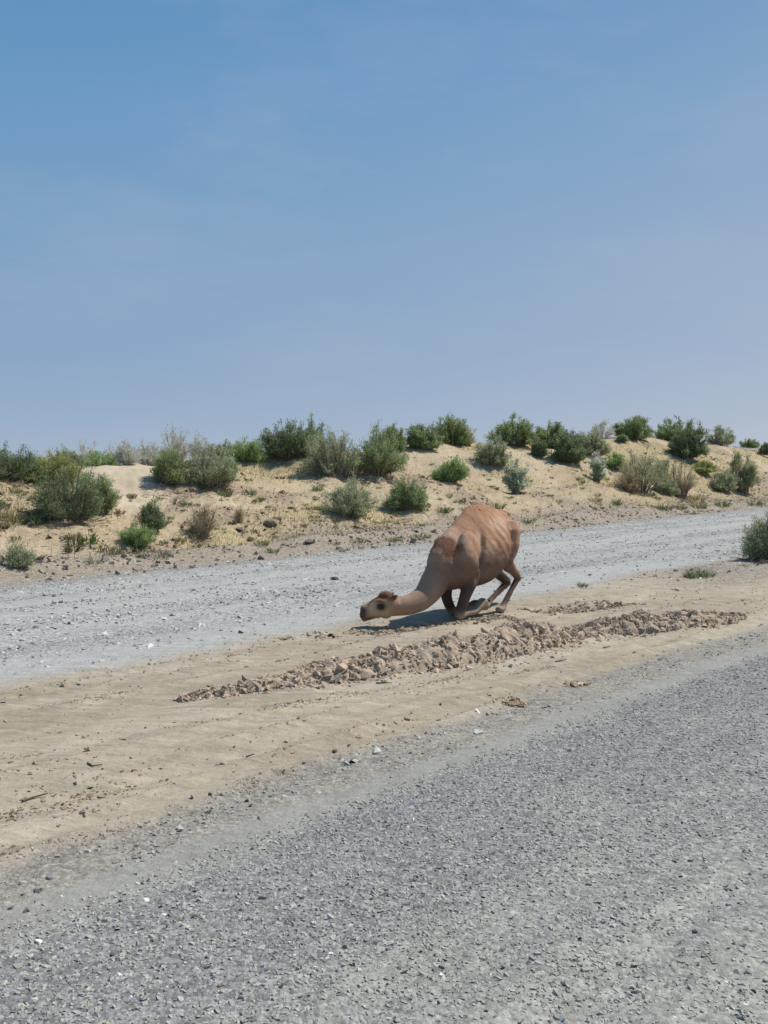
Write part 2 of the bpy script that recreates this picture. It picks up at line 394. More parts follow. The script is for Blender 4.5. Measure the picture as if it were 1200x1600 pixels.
# ------------------------------------------------------------------ stones
def stone_field(pts, size, flat, cols, seed, sink=0.35, closed=False, crest=0.7):
    """many angular crushed stones as one mesh: jittered, twisted blocks"""
    g = np.random.default_rng(seed); n = len(pts)
    base = np.array([[-1, -1, -1], [1, -1, -1], [1, 1, -1], [-1, 1, -1], [-1, -1, 1], [1, -1, 1], [1, 1, 1], [-1, 1, 1]], float) * 0.5
    P = np.repeat(base[None], n, 0)
    P[:, 4:, :2] *= g.uniform(.35, .95, (n, 4, 1)) * crest / .7
    P += g.uniform(-.27, .27, P.shape)
    P[:, :, 0] *= g.uniform(.7, 1.5, (n, 1)); P[:, :, 1] *= g.uniform(.6, 1.1, (n, 1))
    P[:, :, 2] *= (flat * g.uniform(.6, 1.4, n))[:, None]
    a = g.uniform(0, 2 * np.pi, n); tx = g.normal(0, .30, n); ty = g.normal(0, .30, n)
    P[:, :, 2] += P[:, :, 0] * tx[:, None] + P[:, :, 1] * ty[:, None]
    ca, sa = np.cos(a)[:, None], np.sin(a)[:, None]
    X = P[:, :, 0] * ca - P[:, :, 1] * sa; Y = P[:, :, 0] * sa + P[:, :, 1] * ca
    V = np.stack([X, Y, P[:, :, 2]], 2) * size[:, None, None]
    V[:, :, 2] += ((.5 - sink) * flat * size)[:, None]
    V += pts[:, None, :]
    F = [[4, 5, 6, 7], [0, 1, 5, 4], [1, 2, 6, 5], [2, 3, 7, 6], [3, 0, 4, 7]]
    if closed: F.append([3, 2, 1, 0])
    F = np.array(F)
    faces = (np.arange(n)[:, None, None] * 8 + F[None]).reshape(-1, 4)
    c = np.repeat(cols[:, None, :], 8, 1)
    return V.reshape(-1, 3), faces, c.reshape(-1, 3)

def scatter(n, rmin, rmax, seed, p=1.0, amax=29):
    g = np.random.default_rng(seed)
    k = 2 - p
    q = g.uniform(0, 1, n)
    r = (rmin ** k + q * (rmax ** k - rmin ** k)) ** (1 / k) if abs(k) > 1e-6 else rmin * (rmax / rmin) ** q
    a = np.radians(g.uniform(-amax, amax, n))
    return r * np.sin(a), r * np.cos(a), r

def field(name, parent, n, rmin, rmax, seed, keep, sizef, flat, colf, p=1.0, mat=M_STONE, sink=.35, closed=False, amax=29):
    x, y, r = scatter(n, rmin, rmax, seed, p, amax)
    u, v = uv(x, y); g = np.random.default_rng(seed + 1)
    k = keep(u, v, g.uniform(0, 1, n)); x, y, r, u, v = x[k], y[k], r[k], u[k], v[k]
    s = sizef(u, v, r, g, len(x)); c = colf(u, v, g, len(x))
    z = height(x, y)
    V, F, C = stone_field(np.stack([x, y, z], 1), s, np.full(len(x), flat), c, seed + 2, sink, closed)
    o = obj(name, np_mesh(name, V, F, C), mat, parent, kind='stuff')
    return o

def grey(base, sd, tint, dark=.08, white=.02):
    def f(u, v, g, n):
        b = np.clip(g.normal(base, sd, n), .05, .8)
        k = g.uniform(0, 1, n); b[k < dark] *= .55; b[k > 1 - white] = g.uniform(.55, .75, (k > 1 - white).sum())
        return b[:, None] * (np.array(tint)[None] + g.normal(0, .02, (n, 3)))
    return f

# chips of the worn asphalt surface
field('stone_chips', ground_objs['asphalt_road'], 82000, 2.9, 10.5, 201,
      lambda u, v, q: (v < 4.02 + (q - .5) * .12) & (v > -3.5) & (q < .35 + .6 * sstep(.35, .6, fbm(u / .5, v / .3, 3, 120)) + .5 * sstep(2.4, 3.2, v)),
      lambda u, v, r, g, n: np.clip(g.lognormal(math.log(.0145), .28, n), .007, .026), .42, grey(.325, .045, (1.04, 1.0, .88), .07, .003), p=0.8, sink=.58)
field('distant_stone_chips', ground_objs['asphalt_road'], 26000, 10.5, 60, 205,
      lambda u, v, q: (v < 4.05) & (v > -2),
      lambda u, v, r, g, n: np.clip(g.lognormal(math.log(.024), .3, n), .01, .05), .40, grey(.32, .05, (1.04, 1.0, .88), .07, .003), p=1.5, sink=.55)
# loose stones between asphalt and dirt
def shoulder_keep(u, v, q):
    wob = (fbm(u / 2.0, u * 0, 3, 106) - .5) * .35
    vv = v + wob * .6
    return (vv > 4.12) & (vv < 4.85) & (q < .9 * sstep(.38, .62, fbm(u / .35, v / .2, 3, 122)) * sstep(4.1, 4.4, vv) * sstep(4.9, 4.55, vv) + .03)
field('loose_shoulder_gravel', ground_objs['gravel_shoulder'], 90000, 4, 30, 211, shoulder_keep,
      lambda u, v, r, g, n: np.clip(g.lognormal(math.log(.0145), .40, n), .006, .045), .5, grey(.335, .055, (1.06, 1, .88), .03, .012), p=1.0, sink=.3)
# crumbs on the dirt verge
def verge_keep(u, v, q):
    wob = (fbm(u / 4.0, u * 0 + 1, 3, 40) - .5) * .5
    lines = sum(np.exp(-((v - v0 - wob) / w) ** 2) for v0, w in ((5.05, .1), (5.62, .12), (6.05, .1), (7.45, .12), (8.2, .2), (4.8, .1)))
    pat = sstep(.52, .68, fbm(u / .9, v / .4, 3, 123))
    return (v > 4.75) & (v < 8.7) & (q < .07 + .8 * lines * pat + .16 * pat)
def dirtcol(u, v, g, n):
    return g.uniform(.8, 1.12, n)[:, None] * np.array([.37, .295, .215])[None] + g.normal(0, .012, (n, 3))
field('dirt_crumbs', ground_objs['dirt_verge'], 60000, 5, 32, 221, verge_keep,
      lambda u, v, r, g, n: np.clip(g.lognormal(math.log(.0115), .5, n), .004, .04), .55, dirtcol, p=1.0, mat=M_CLOD, sink=.25)
# gravel road
def road_keep(u, v, q):
    e = edge_v(u); start = 8.7 - 1.9 * sstep(14, 26, u)
    wob = (fbm(u / 2.0, u * 0, 3, 106) - .5) * .8
    band = .5 + .5 * sstep(.38, .58, fbm(u / 7, v / .55, 3, 130))
    smooth = 1 - .9 * np.exp(-((v - 13.2 - wob) / .35) ** 2) - .85 * sstep(10.1, 9.3, v + wob + 1.5 * sstep(14, 26, u))
    return (v > start + wob * .3) & (v < e - .2) & (q < band * np.clip(smooth, 0.05, 1) * sstep(.3, .55, fbm(u / .6, v / .35, 2, 131)) + .03)
field('road_gravel', ground_objs['gravel_road'], 120000, 8.5, 75, 231, road_keep,
      lambda u, v, r, g, n: np.clip(g.lognormal(math.log(.028), .38, n), .012, .07), .38, grey(.42, .075, (1.03, 1.0, .91), .04, .04), p=1.25, sink=.35)
# stony verge right of the camel
def sv_keep(u, v, q):
    wob = (fbm(u / 2.0, u * 0, 3, 106) - .5) * .7
    return (u > 12.5) & (u < 40) & (v + wob > 6.7) & (v + wob < 8.4) & (q < sstep(12.5, 16, u) * (.25 + .7 * sstep(.4, .6, fbm(u / .8, v / .4, 2, 133))))
field('verge_stones', ground_objs['dirt_verge'], 26000, 11, 45, 241, sv_keep,
      lambda u, v, r, g, n: np.clip(g.lognormal(math.log(.028), .45, n), .01, .09), .5, grey(.36, .07, (1.07, 1, .86), .05, .04), p=1.0, sink=.3)
# rubble of the far bank and clods on the dunes
def bank_keep(u, v, q):
    d = v - edge_v(u)
    return (d > -.6) & (d < 9) & (q < .75 * np.exp(-((d - .9) / .9) ** 2) + (.75 * sstep(.46, .60, fbm(u / 2.2, v / 1.6, 4, 111)) + .05) * sstep(9.0, 6, d) * ~((np.abs((u - v) / np.maximum(u + v, .1) * FPX + 600 - 185) < 75) & (d > 4.2)))
def bankcol(u, v, g, n):
    d = v - edge_v(u); w = sstep(.5, 2.5, d)[:, None]
    return g.uniform(.65, 1.15, n)[:, None] * ((1 - w) * np.array([.36, .305, .24]) + w * np.array([.42, .32, .215])) + g.normal(0, .015, (n, 3))
field('slope_rubble', ground_objs['sand_dunes'], 80000, 14, 75, 251, bank_keep,
      lambda u, v, r, g, n: np.clip(g.lognormal(math.log(.042), .5, n), .015, .16), .6, bankcol, p=0.9, mat=M_CLOD, sink=.35)

# ------------------------------------------------------------------ ridge of bladed soil clods
def ico(sub=1):
    import bmesh
    bm = bmesh.new(); bmesh.ops.create_icosphere(bm, subdivisions=sub, radius=1.0)
    v = np.array([p.co[:] for p in bm.verts]); f = np.array([[q.index for q in t.verts] for t in bm.faces]); bm.free()
    return v, f
ICO1 = ico(1); ICO2 = ico(2)

def clod_mesh(name, seed, cols, sq=.75, planes=9):
    """angular broken lump: a sphere cut by random planes"""
    g = np.random.default_rng(seed); v, f = ICO2 if planes > 8 else ICO1
    v = v.copy()
    for k in range(planes):
        d = g.normal(size=3); d /= np.linalg.norm(d); h = g.uniform(.32, .72)
        t = v @ d - h; v -= np.outer(np.maximum(t, 0), d)
    v = v * np.array([1, g.uniform(.65, .9), sq * g.uniform(.7, 1.1)]) * .8
    v += g.normal(0, .012, v.shape)
    c = np.array(cols)[None] * g.uniform(.9, 1.1, (len(v), 1))
    return np_mesh(name, v, f, c)

RP = [(276, 1091, .06, .0), (300, 1087, .18, .018), (340, 1081, .30, .055), (400, 1073, .36, .09), (500, 1058, .55, .13), (600, 1043, .72, .19), (700, 1026, .86, .25),
      (790, 1011, .84, .25), (840, 1003, .66, .22), (880, 996, .48, .13), (940, 988, .46, .15), (1020, 980, .58, .20), (1100, 971, .55, .17), (1138, 967, .34, .08), (1160, 964, .12, .01)]
rp = np.array([gpt(a, b)[:2] for a, b, _, _ in RP])
ds = np.concatenate([[0], np.cumsum(np.linalg.norm(np.diff(rp, axis=0), axis=1))])
def ridge_at(s):
    x = np.interp(s, ds, rp[:, 0]); y = np.interp(s, ds, rp[:, 1])
    w = np.interp(s, ds, [q[2] for q in RP]); h = np.interp(s, ds, [q[3] for q in RP])
    e = .05; tx = np.interp(s + e, ds, rp[:, 0]) - np.interp(s - e, ds, rp[:, 0]); ty = np.interp(s + e, ds, rp[:, 1]) - np.interp(s - e, ds, rp[:, 1])
    ln = np.hypot(tx, ty) + 1e-9
    return x, y, w, h, -ty / ln, tx / ln
def ridge_z(s, q):
    """height above ground at s along, q in -1..1 across"""
    x, y, w, h, nx, ny = ridge_at(s)
    lump = .55 + .9 * fbm(s / .28, q * 1.6, 3, 300)
    prof = np.clip(1 - np.abs(q + .12) ** 1.7, 0, 1)
    return h * .86 * prof * lump, x + nx * q * w / 2, y + ny * q * w / 2
ridge = empty('soil_ridge', (float(rp[6, 0]), float(rp[6, 1]), 0))
tag(ridge, 'long low ridge of broken brown soil clods in front of the camel', 'soil ridge')
RO = np.array([rp[6, 0], rp[6, 1], 0.0])
ss = np.arange(0, ds[-1], .03); qq = np.linspace(-1.08, 1.08, 27)
S_, Q_ = np.meshgrid(ss, qq, indexing='ij')
rz, rx, ry = ridge_z(S_.ravel(), Q_.ravel())
gz = height(rx, ry)
fz = gz + rz - .03 * (np.abs(Q_.ravel()) > .98) + (fbm(S_.ravel() / .07, Q_.ravel() * 4, 3, 310) - .5) * .11 * np.clip(rz / .1, 0, 1)
a, b = len(ss), len(qq)
ii = (np.arange(a - 1)[:, None] * b + np.arange(b - 1)[None]).ravel()
rf = np.stack([ii, ii + 1, ii + b + 1, ii + b], 1)[:, ::-1]
rc = np.array([.425, .335, .245])[None] * (.82 + .36 * fbm(S_.ravel() / .1, Q_.ravel() * 3, 3, 311))[:, None]
obj('soil_heap', np_mesh('soil_heap', np.stack([rx, ry, fz], 1) - RO, rf, rc), M_CLOD, ridge)
clod_meshes = []
for k in range(14):
    cc = np.array([.43, .335, .245]) * (0.84 + .03 * k)
    me = clod_mesh('clod', 900 + k, cc, .62); me.materials.append(M_CLOD); clod_meshes.append(me)
g = np.random.default_rng(33)
N = 285
cs = g.uniform(.2, ds[-1] - .1, N * 3)
ww = np.interp(cs, ds, [q[2] for q in RP]); keep = g.uniform(0, 1, len(cs)) < ww / .86
cs = cs[keep][:N]; cq = np.clip(g.normal(-.05, .45, len(cs)), -1.02, 1.02)
cz, cx, cy = ridge_z(cs, cq); cz = cz + height(cx, cy)
cw = np.interp(cs, ds, [q[2] for q in RP])
csz = np.clip(g.lognormal(math.log(.068), .48, len(cs)), .04, .22) * (.45 + .6 * cw / .86)
for k in range(len(cs)):
    o = obj('clod', clod_meshes[k % 14], None, ridge)
    o.location = (cx[k] - RO[0], cy[k] - RO[1], cz[k] - csz[k] * .16)
    o.scale = (csz[k] * g.uniform(.8, 1.3), csz[k] * g.uniform(.7, 1.1), csz[k] * g.uniform(.6, 1.0))
    o.rotation_euler = (g.normal(0, .7), g.normal(0, .7), g.uniform(0, 6.28))
# the one pale flat slab on top of the heap
slab_p = ppt(822, 988, gpt(822, 1004)[1])
sl = obj('clod', clod_meshes[13], None, ridge); sl.location = slab_p - RO; sl.scale = (.30, .20, .09); sl.rotation_euler = (.12, .1, .3)
sl['label'] = 'pale flat slab of dry clay on top of the heap'
n = 11000
cs = g.uniform(0, ds[-1], n); cq = np.clip(g.normal(-.1, .62, n), -1.7, 1.5)
cz, cx, cy = ridge_z(cs, cq); cz = cz + height(cx, cy)
V, F, C = stone_field(np.stack([cx, cy, cz], 1) - RO, np.clip(g.lognormal(math.log(.021), .55, n), .007, .08), np.full(n, .5),
                      g.uniform(.7, 1.2, n)[:, None] * np.array([.415, .325, .237])[None], 34, .5, False)
obj('soil_crumbs', np_mesh('soil_crumbs', V, F, C), M_CLOD, ridge, kind='stuff')

# smaller lines of crumbled soil
def crumb_line(path, width, n, size, label, col, seed, name='crumbled_soil'):
    g = np.random.default_rng(seed)
    p = np.array([gpt(*q)[:2] for q in path]); d = np.concatenate([[0], np.cumsum(np.linalg.norm(np.diff(p, axis=0), axis=1))])
    s = g.uniform(0, d[-1], n); x = np.interp(s, d, p[:, 0]); y = np.interp(s, d, p[:, 1])
    k = fbm(s / .35, s * 0 + seed, 2, seed) > .38 + .2 * g.uniform(0, 1, n); x, y = x[k], y[k]; n = len(x)
    q = g.normal(0, width, n); x = x - q * R2; y = y + q * R2
    z = height(x, y)
    o0 = np.array([p[0, 0], p[0, 1], 0])
    V, F, C = stone_field(np.stack([x, y, z], 1) - o0, np.clip(g.lognormal(math.log(size), .45, n), .005, .09), np.full(n, .45), g.uniform(.75, 1.15, n)[:, None] * np.array(col)[None], seed, .4, False)
    o = obj(name, np_mesh(name, V, F, C), M_CLOD, kind='stuff'); o.location = o0
    return tag(o, label, 'soil')
crumb_line([(430, 1000), (520, 993), (620, 984), (720, 973), (790, 962)], .09, 1500, .028, 'thin line of soil crumbs passing under the kneeling camel', (.35, .275, .195), 71)
crumb_line([(790, 968), (850, 956), (920, 949), (980, 940)], .16, 900, .028, 'scattered soil crumbs behind the ridge right of the camel', (.34, .265, .19), 72)
crumb_line([(795, 1102), (835, 1088), (865, 1079), (915, 1066)], .045, 500, .028, 'reddish brown crumbs of earth at the right edge of the gravel shoulder', (.40, .29, .19), 73)
crumb_line([(0, 1275), (60, 1262), (130, 1243), (250, 1215)], .06, 420, .012, 'line of small dirt crumbs at the lower left of the verge', (.34, .27, .195), 74)

crumb_line([(-40, 1192), (100, 1172), (200, 1152), (300, 1134), (400, 1114), (480, 1098)], .05, 1100, .008, 'thin dark crumbly rut line across the left of the dirt strip', (.33, .27, .20), 75)
crumb_line([(430, 1108), (520, 1092), (600, 1076), (700, 1062), (800, 1050), (880, 1040)], .045, 800, .008, 'thin crumbly rut line just in front of the soil ridge', (.33, .27, .20), 76)
crumb_line([(-40, 1352), (80, 1325), (170, 1303), (260, 1272), (330, 1249), (400, 1228), (500, 1193)], .045, 1300, .008, 'crumbly lip of dirt along the edge of the shoulder gravel at left', (.30, .245, .185), 77)
crumb_line([(150, 1232), (260, 1212), (360, 1192), (470, 1170), (560, 1150)], .06, 700, .008, 'faint line of crumbs in the middle of the dirt strip', (.32, .26, .19), 78)
crumb_line([(60, 1105), (160, 1090), (260, 1074)], .11, 500, .009, 'loose crumbs left of the ridge near the gravel road', (.33, .265, .19), 79)

# ------------------------------------------------------------------ loose stones and sticks that stand out
def loose(px, py, size, col, label, seed, name='stone', cat='stone', flat=.6, group=None):
    p = gpt(px, py); p[2] = float(height(p[0], p[1]))
    me = clod_mesh(name, seed, col, flat); me.materials.append(M_STONE)
    o = obj(name, me); o.location = (p[0], p[1], p[2] + size * flat * .22); o.scale = (size,) * 3
    o.rotation_euler = (.1, -.1, seed * 1.3)
    return tag(o, label, cat, group)
W_ = (.66, .65, .60)
loose(587, 1176, .065, (.52, .51, .46), 'fist sized white stone where gravel shoulder meets the dirt', 501, flat=.75)
loose(744, 1143, .09, (.42, .42, .39), 'flat pale grey stone lying on the gravel shoulder below the ridge', 502, flat=.22)
loose(904, 1070, .09, (.50, .45, .37), 'pale flat stone beside the reddish soil crumbs', 503, flat=.4)
loose(228, 1407, .03, (.62, .61, .57), 'small white chip at the left edge of the asphalt', 504, flat=.4)
loose(61, 1472, .026, (.72, .71, .66), 'tiny white chip on the asphalt at the far left', 505)
loose(517, 1491, .02, (.75, .74, .7), 'tiny white chip alone in the middle of the foreground asphalt', 506)
loose(375, 989, .075, (.20, .165, .13), 'brown stone lying alone where gravel road meets dirt', 507)
loose(523, 1182, .035, (.14, .13, .12), 'small dark stone left of the fist sized white stone', 515)
loose(84, 1371, .05, (.27, .255, .23), 'rounded grey stone in the shoulder gravel near the left edge', 508)
loose(60, 1392, .05, (.29, .27, .24), 'larger grey stone in the shoulder gravel, nearest the left edge', 509)
loose(523, 907, .11, (.10, .10, .10), 'dark stone on the gravel road left of the hump', 510)
def slope_stone(px, py, size, col, label, seed, flat=.6):
    p, Y = hit(px, py)
    me = clod_mesh('rock', seed, col, flat); me.materials.append(M_STONE)
    o = obj('rock', me); o.location = (p[0], p[1], p[2] + size * flat * .2); o.scale = (size,) * 3; o.rotation_euler = (0.1, 0, seed)
    return tag(o, label, 'rock')
slope_stone(374, 828, .32, (.13, .115, .10), 'dark flat rock at the foot of the slope', 511, .35)
slope_stone(425, 821, .40, (.22, .175, .135), 'brown lump of earth and rock above the far road edge', 512, .5)
slope_stone(482, 849, .25, (.12, .10, .09), 'small dark rock beside the grass at the far road edge', 513, .5)
slope_stone(407, 874, .2, (.11, .10, .10), 'black stone on the very edge of the gravel road', 514, .5)

def tube(P, R, seg=5):
    P = np.asarray(P, float); n = len(P); R = np.broadcast_to(np.asarray(R, float), (n,))
    T = np.gradient(P, axis=0); T /= np.linalg.norm(T, axis=1, keepdims=True) + 1e-9
    ref = np.where(np.abs(T[:, 2:3]) > .9, np.array([[1., 0, 0]]), np.array([[0, 0, 1.]]))
    A = np.cross(T, ref); A /= np.linalg.norm(A, axis=1, keepdims=True) + 1e-9; B = np.cross(T, A)
    th = np.linspace(0, 2 * np.pi, seg, endpoint=False)
    V = P[:, None] + R[:, None, None] * (np.cos(th)[None, :, None] * A[:, None] + np.sin(th)[None, :, None] * B[:, None])
    i = np.arange(n - 1)[:, None] * seg; j = np.arange(seg)[None]; k = (j + 1) % seg
    F = np.stack([i + j, i + k, i + seg + k, i + seg + j], 2).reshape(-1, 4)
    return V.reshape(-1, 3), F

def stick(pts, r, label, seed):
    P = np.array([gpt(a, b) for a, b in pts]); P[:, 2] = height(P[:, 0], P[:, 1]) + r * .8
    r *= .7; P[-1, 2] += r * 1.2; o0 = P[0].copy()
    V, F = tube(P - o0, np.linspace(r, r * .5, len(P)), 6)
    o = obj('stick', np_mesh('stick', V, F, np.tile([[.13, .10, .075]], (len(V), 1))), M_BARK); o.location = o0
    return tag(o, label, 'stick')
stick([(137, 1195), (145, 1199), (160, 1198)], .010, 'short curved dark twig on the left of the dirt strip', 1)
stick([(35, 1253), (52, 1247), (75, 1243)], .012, 'dark stick lying at the far left of the dirt strip', 2)
stick([(384, 1182), (398, 1181)], .010, 'short dark twig on the dirt just above the shoulder gravel', 3)
stick([(588, 1071), (600, 1070), (612, 1071)], .011, 'thin twig lying just in front of the soil ridge', 4)
stick([(868, 1034), (885, 1033)], .011, 'short stick on smooth dirt in front of the ridge slab', 5)
stick([(943, 1011), (953, 1013)], .012, 'stubby dark stick in front of the right end of the ridge', 6)

# ------------------------------------------------------------------ shrubs
def blades(P, D, L, Wd, g, cols):
    """thin two-triangle leaves: base P, direction D, length L, width Wd"""
    n = len(P)
    S = np.cross(D, g.normal(size=(n, 3))); S /= np.linalg.norm(S, axis=1, keepdims=True) + 1e-9
    a = P; b = P + D * (L * .45)[:, None] + S * (Wd * .5)[:, None]; c = P + D * L[:, None]; d = P + D * (L * .45)[:, None] - S * (Wd * .5)[:, None]
    V = np.stack([a, b, c, d], 1).reshape(-1, 3)
    F = np.arange(n * 4).reshape(-1, 4)
    return V, F, np.repeat(cols, 4, 0)

KINDS = {  # leaf colour, stems, twigs per stem, leaves per twig, leaf length, leaf width, bare fraction, upright 0..1, bark
    'green':  dict(c=(.125, .160, .086), st=42, tw=9,  lv=17, ll=.085, lw=.020, bare=.08, up=.25, bark=(.19, .155, .115)),
    'dark':   dict(c=(.095, .122, .072), st=46, tw=10, lv=17, ll=.085, lw=.021, bare=.04, up=.20, bark=(.15, .125, .10)),
    'grey':   dict(c=(.165, .188, .132), st=44, tw=9,  lv=16, ll=.085, lw=.020, bare=.10, up=.25, bark=(.22, .185, .15)),
    'pale':   dict(c=(.300, .310, .255), st=30, tw=8,  lv=11, ll=.085, lw=.018, bare=.20, up=.65, bark=(.46, .42, .36)),
    'silver': dict(c=(.215, .265, .205), st=26, tw=9,  lv=10, ll=.10,  lw=.042, bare=.15, up=.75, bark=(.28, .24, .18)),
    'olive':  dict(c=(.165, .180, .085), st=42, tw=9,  lv=16, ll=.085, lw=.020, bare=.06, up=.25, bark=(.20, .16, .10)),
    'bright': dict(c=(.140, .195, .090), st=34, tw=9,  lv=15, ll=.085, lw=.017, bare=.05, up=.30, bark=(.15, .14, .08)),
    'twiggy': dict(c=(.240, .210, .145), st=40, tw=8,  lv=7,  ll=.075, lw=.011, bare=.25, up=.50, bark=(.27, .205, .155)),
    'tree':   dict(c=(.155, .172, .112), st=30, tw=12, lv=17, ll=.080, lw=.017, bare=.42, up=.50, bark=(.24, .19, .155)),
}
def shrub(px, py, wpx, hpx, kind, label, seed, lean=0.0, dens=1.0, name='desert_shrub', cat='shrub', group=None, crest=False, depth=None, back=0.0):
    p, Y = hit(px, py)
    if back:
        f_ = 1 + back / math.hypot(p[0], p[1]); p = np.array([p[0] * f_, p[1] * f_, 0]); p[2] = float(height(p[0], p[1])); Y *= f_
    K = KINDS[kind]; g = np.random.default_rng(seed)
    w = wpx * Y / FPX; h = hpx * Y / FPX
    if back:   # keep the seen top where the photo has it
        top = ppt(px, py - hpx, Y)[2]; h = max(top - p[2], .4)
    small = wpx * hpx < 1500
    ns = int(K['st'] * (.85 + .45 * min(max(w / max(h, .1), .6), 2.2)) * (.7 if small else 1.15))
    # tips of the stems over an uneven dome that reaches down to the ground
    a = g.uniform(0, 2 * np.pi, ns); se = g.uniform(.03 + .30 * K['up'], 1, ns) ** 1.05; ce = np.sqrt(1 - np.minimum(se, .999) ** 2) ** .8
    lob = (.66 + .44 * vnoise(a * 1.3 + 5, se * 2.2 + seed, seed)) * np.clip(g.normal(1, .10, ns), .7, 1.2)
    rad = ce
    tx = np.cos(a) * ce * w / 2 * lob * 1.08; ty = np.sin(a) * ce * w / 2 * .8 * lob
    tz = h * se * lob * .98
    tx += lean * tz
    br = .08 + .30 * (1 - K['up'])
    b0 = np.stack([np.cos(a) * ce * w * br * g.uniform(.3, 1, ns), np.sin(a) * ce * w * br * .8 * g.uniform(.3, 1, ns), np.full(ns, -.06)], 1)
    tip = np.stack([tx, ty, tz], 1)
    mid = b0 * .5 + tip * .5; mid[:, 2] = tip[:, 2] * .55 + .10 * h * K['up']; mid[:, :2] += (b0[:, :2] - tip[:, :2]) * .15 * K['up']
    mid += g.normal(0, .03 * max(w, h), mid.shape); mid[:, 2] = np.maximum(mid[:, 2], .03)
    TV, TF, TC, off = [], [], [], 0
    r0 = .009 + .010 * h
    for i in range(ns):
        t = np.linspace(0, 1, 5)[:, None]
        P = (1 - t) ** 2 * b0[i] + 2 * t * (1 - t) * mid[i] + t * t * tip[i]
        P[1:-1] += g.normal(0, .012 * h, (3, 3))
        V, F = tube(P, np.linspace(r0 * g.uniform(.7, 1.4), r0 * .22, 5), 4)
        TV.append(V); TF.append(F + off); off += len(V)
    # side twigs
    nt = K['tw']
    si = np.repeat(np.arange(ns), nt); tt = np.clip(K['bare'] + (1 - K['bare']) * g.uniform(0, 1, ns * nt) ** .8, 0, 1)[:, None]
    TP = (1 - tt) ** 2 * b0[si] + 2 * tt * (1 - tt) * mid[si] + tt * tt * tip[si]
    TD = 2 * (1 - tt) * (mid[si] - b0[si]) + 2 * tt * (tip[si] - mid[si]); TD /= np.linalg.norm(TD, axis=1, keepdims=True) + 1e-9
    TD = TD + g.normal(0, .50, TD.shape) + np.array([0, 0, .12 + .45 * K['up']]); TD /= np.linalg.norm(TD, axis=1, keepdims=True)
    TL = g.uniform(.10, .30, len(TP)) * (.25 * h + .25 * w) * 1.0 + .04
    if kind in ('twiggy', 'pale', 'tree') or True:
        sub = slice(None) if kind in ('twiggy', 'pale') else slice(0, None, 2)
        n2 = len(TP[sub]); a_, d_, l_ = TP[sub], TD[sub], TL[sub]
        S = np.cross(d_, g.normal(size=d_.shape)); S /= np.linalg.norm(S, axis=1, keepdims=True)
        wd = (r0 * .42)
        V = np.stack([a_ + S * wd, a_ - S * wd, a_ + d_ * l_[:, None] * 1.15], 1).reshape(-1, 3)
    stemV = np.concatenate(TV); stemF = np.concatenate(TF)
    allV = np.concatenate([stemV, V]); triF = np.arange(len(V)).reshape(-1, 3) + len(stemV)
    bc = np.array(K['bark'])[None] * 1.25 * g.uniform(.7, 1.25, (len(allV), 1))
    # leaves
    nl = max(2, int(K['lv'] * dens * (1.0 if small else 1.25)))
    li = np.repeat(np.arange(len(TP)), nl)
    if kind == 'twiggy' : nl = nl
    s = g.uniform(0, 1, len(li))[:, None]
    LP = TP[li] + TD[li] * TL[li][:, None] * s + g.normal(0, .018 * (1.6 + h * .7), (len(li), 3))
    LD = TD[li] + g.normal(0, .55, (len(li), 3)) + np.array([0, 0, .15]); LD /= np.linalg.norm(LD, axis=1, keepdims=True)
    LP[:, 2] = np.maximum(LP[:, 2], .02)
    scl = np.clip(Y / 30, .7, 1.6) * 1.0
    lc = np.array(K['c'])[None] * np.array([2.25, 2.15, 1.85]) * g.uniform(.72, 1.35, (len(TP), 1))[li] * g.uniform(.8, 1.2, (len(li), 1)) + g.normal(0, .006, (len(li), 3))
    # yellowed and dead sprays here and there
    dead = (g.uniform(0, 1, len(TP)) < .06)[li]; lc[dead] = lc[dead] * .5 + np.array([.13, .105, .065])
    V2, F2, C2 = blades(LP, LD, g.uniform(.6, 1.4, len(li)) * K['ll'] * scl * float(np.clip(h / .7, .55, 1)), g.uniform(.7, 1.3, len(li)) * K['lw'] * scl, g, np.clip(lc, .01, .6))
    root = empty(name, p)
    tag(root, label, cat, group)
    obj('branches' if kind != 'tree' else 'trunk', np_mesh('branches', allV, [stemF, triF], bc), M_BARK, root)
    obj('foliage' if kind != 'tree' else 'crown', np_mesh('foliage', V2, F2, C2), M_LEAF, root)
    return root

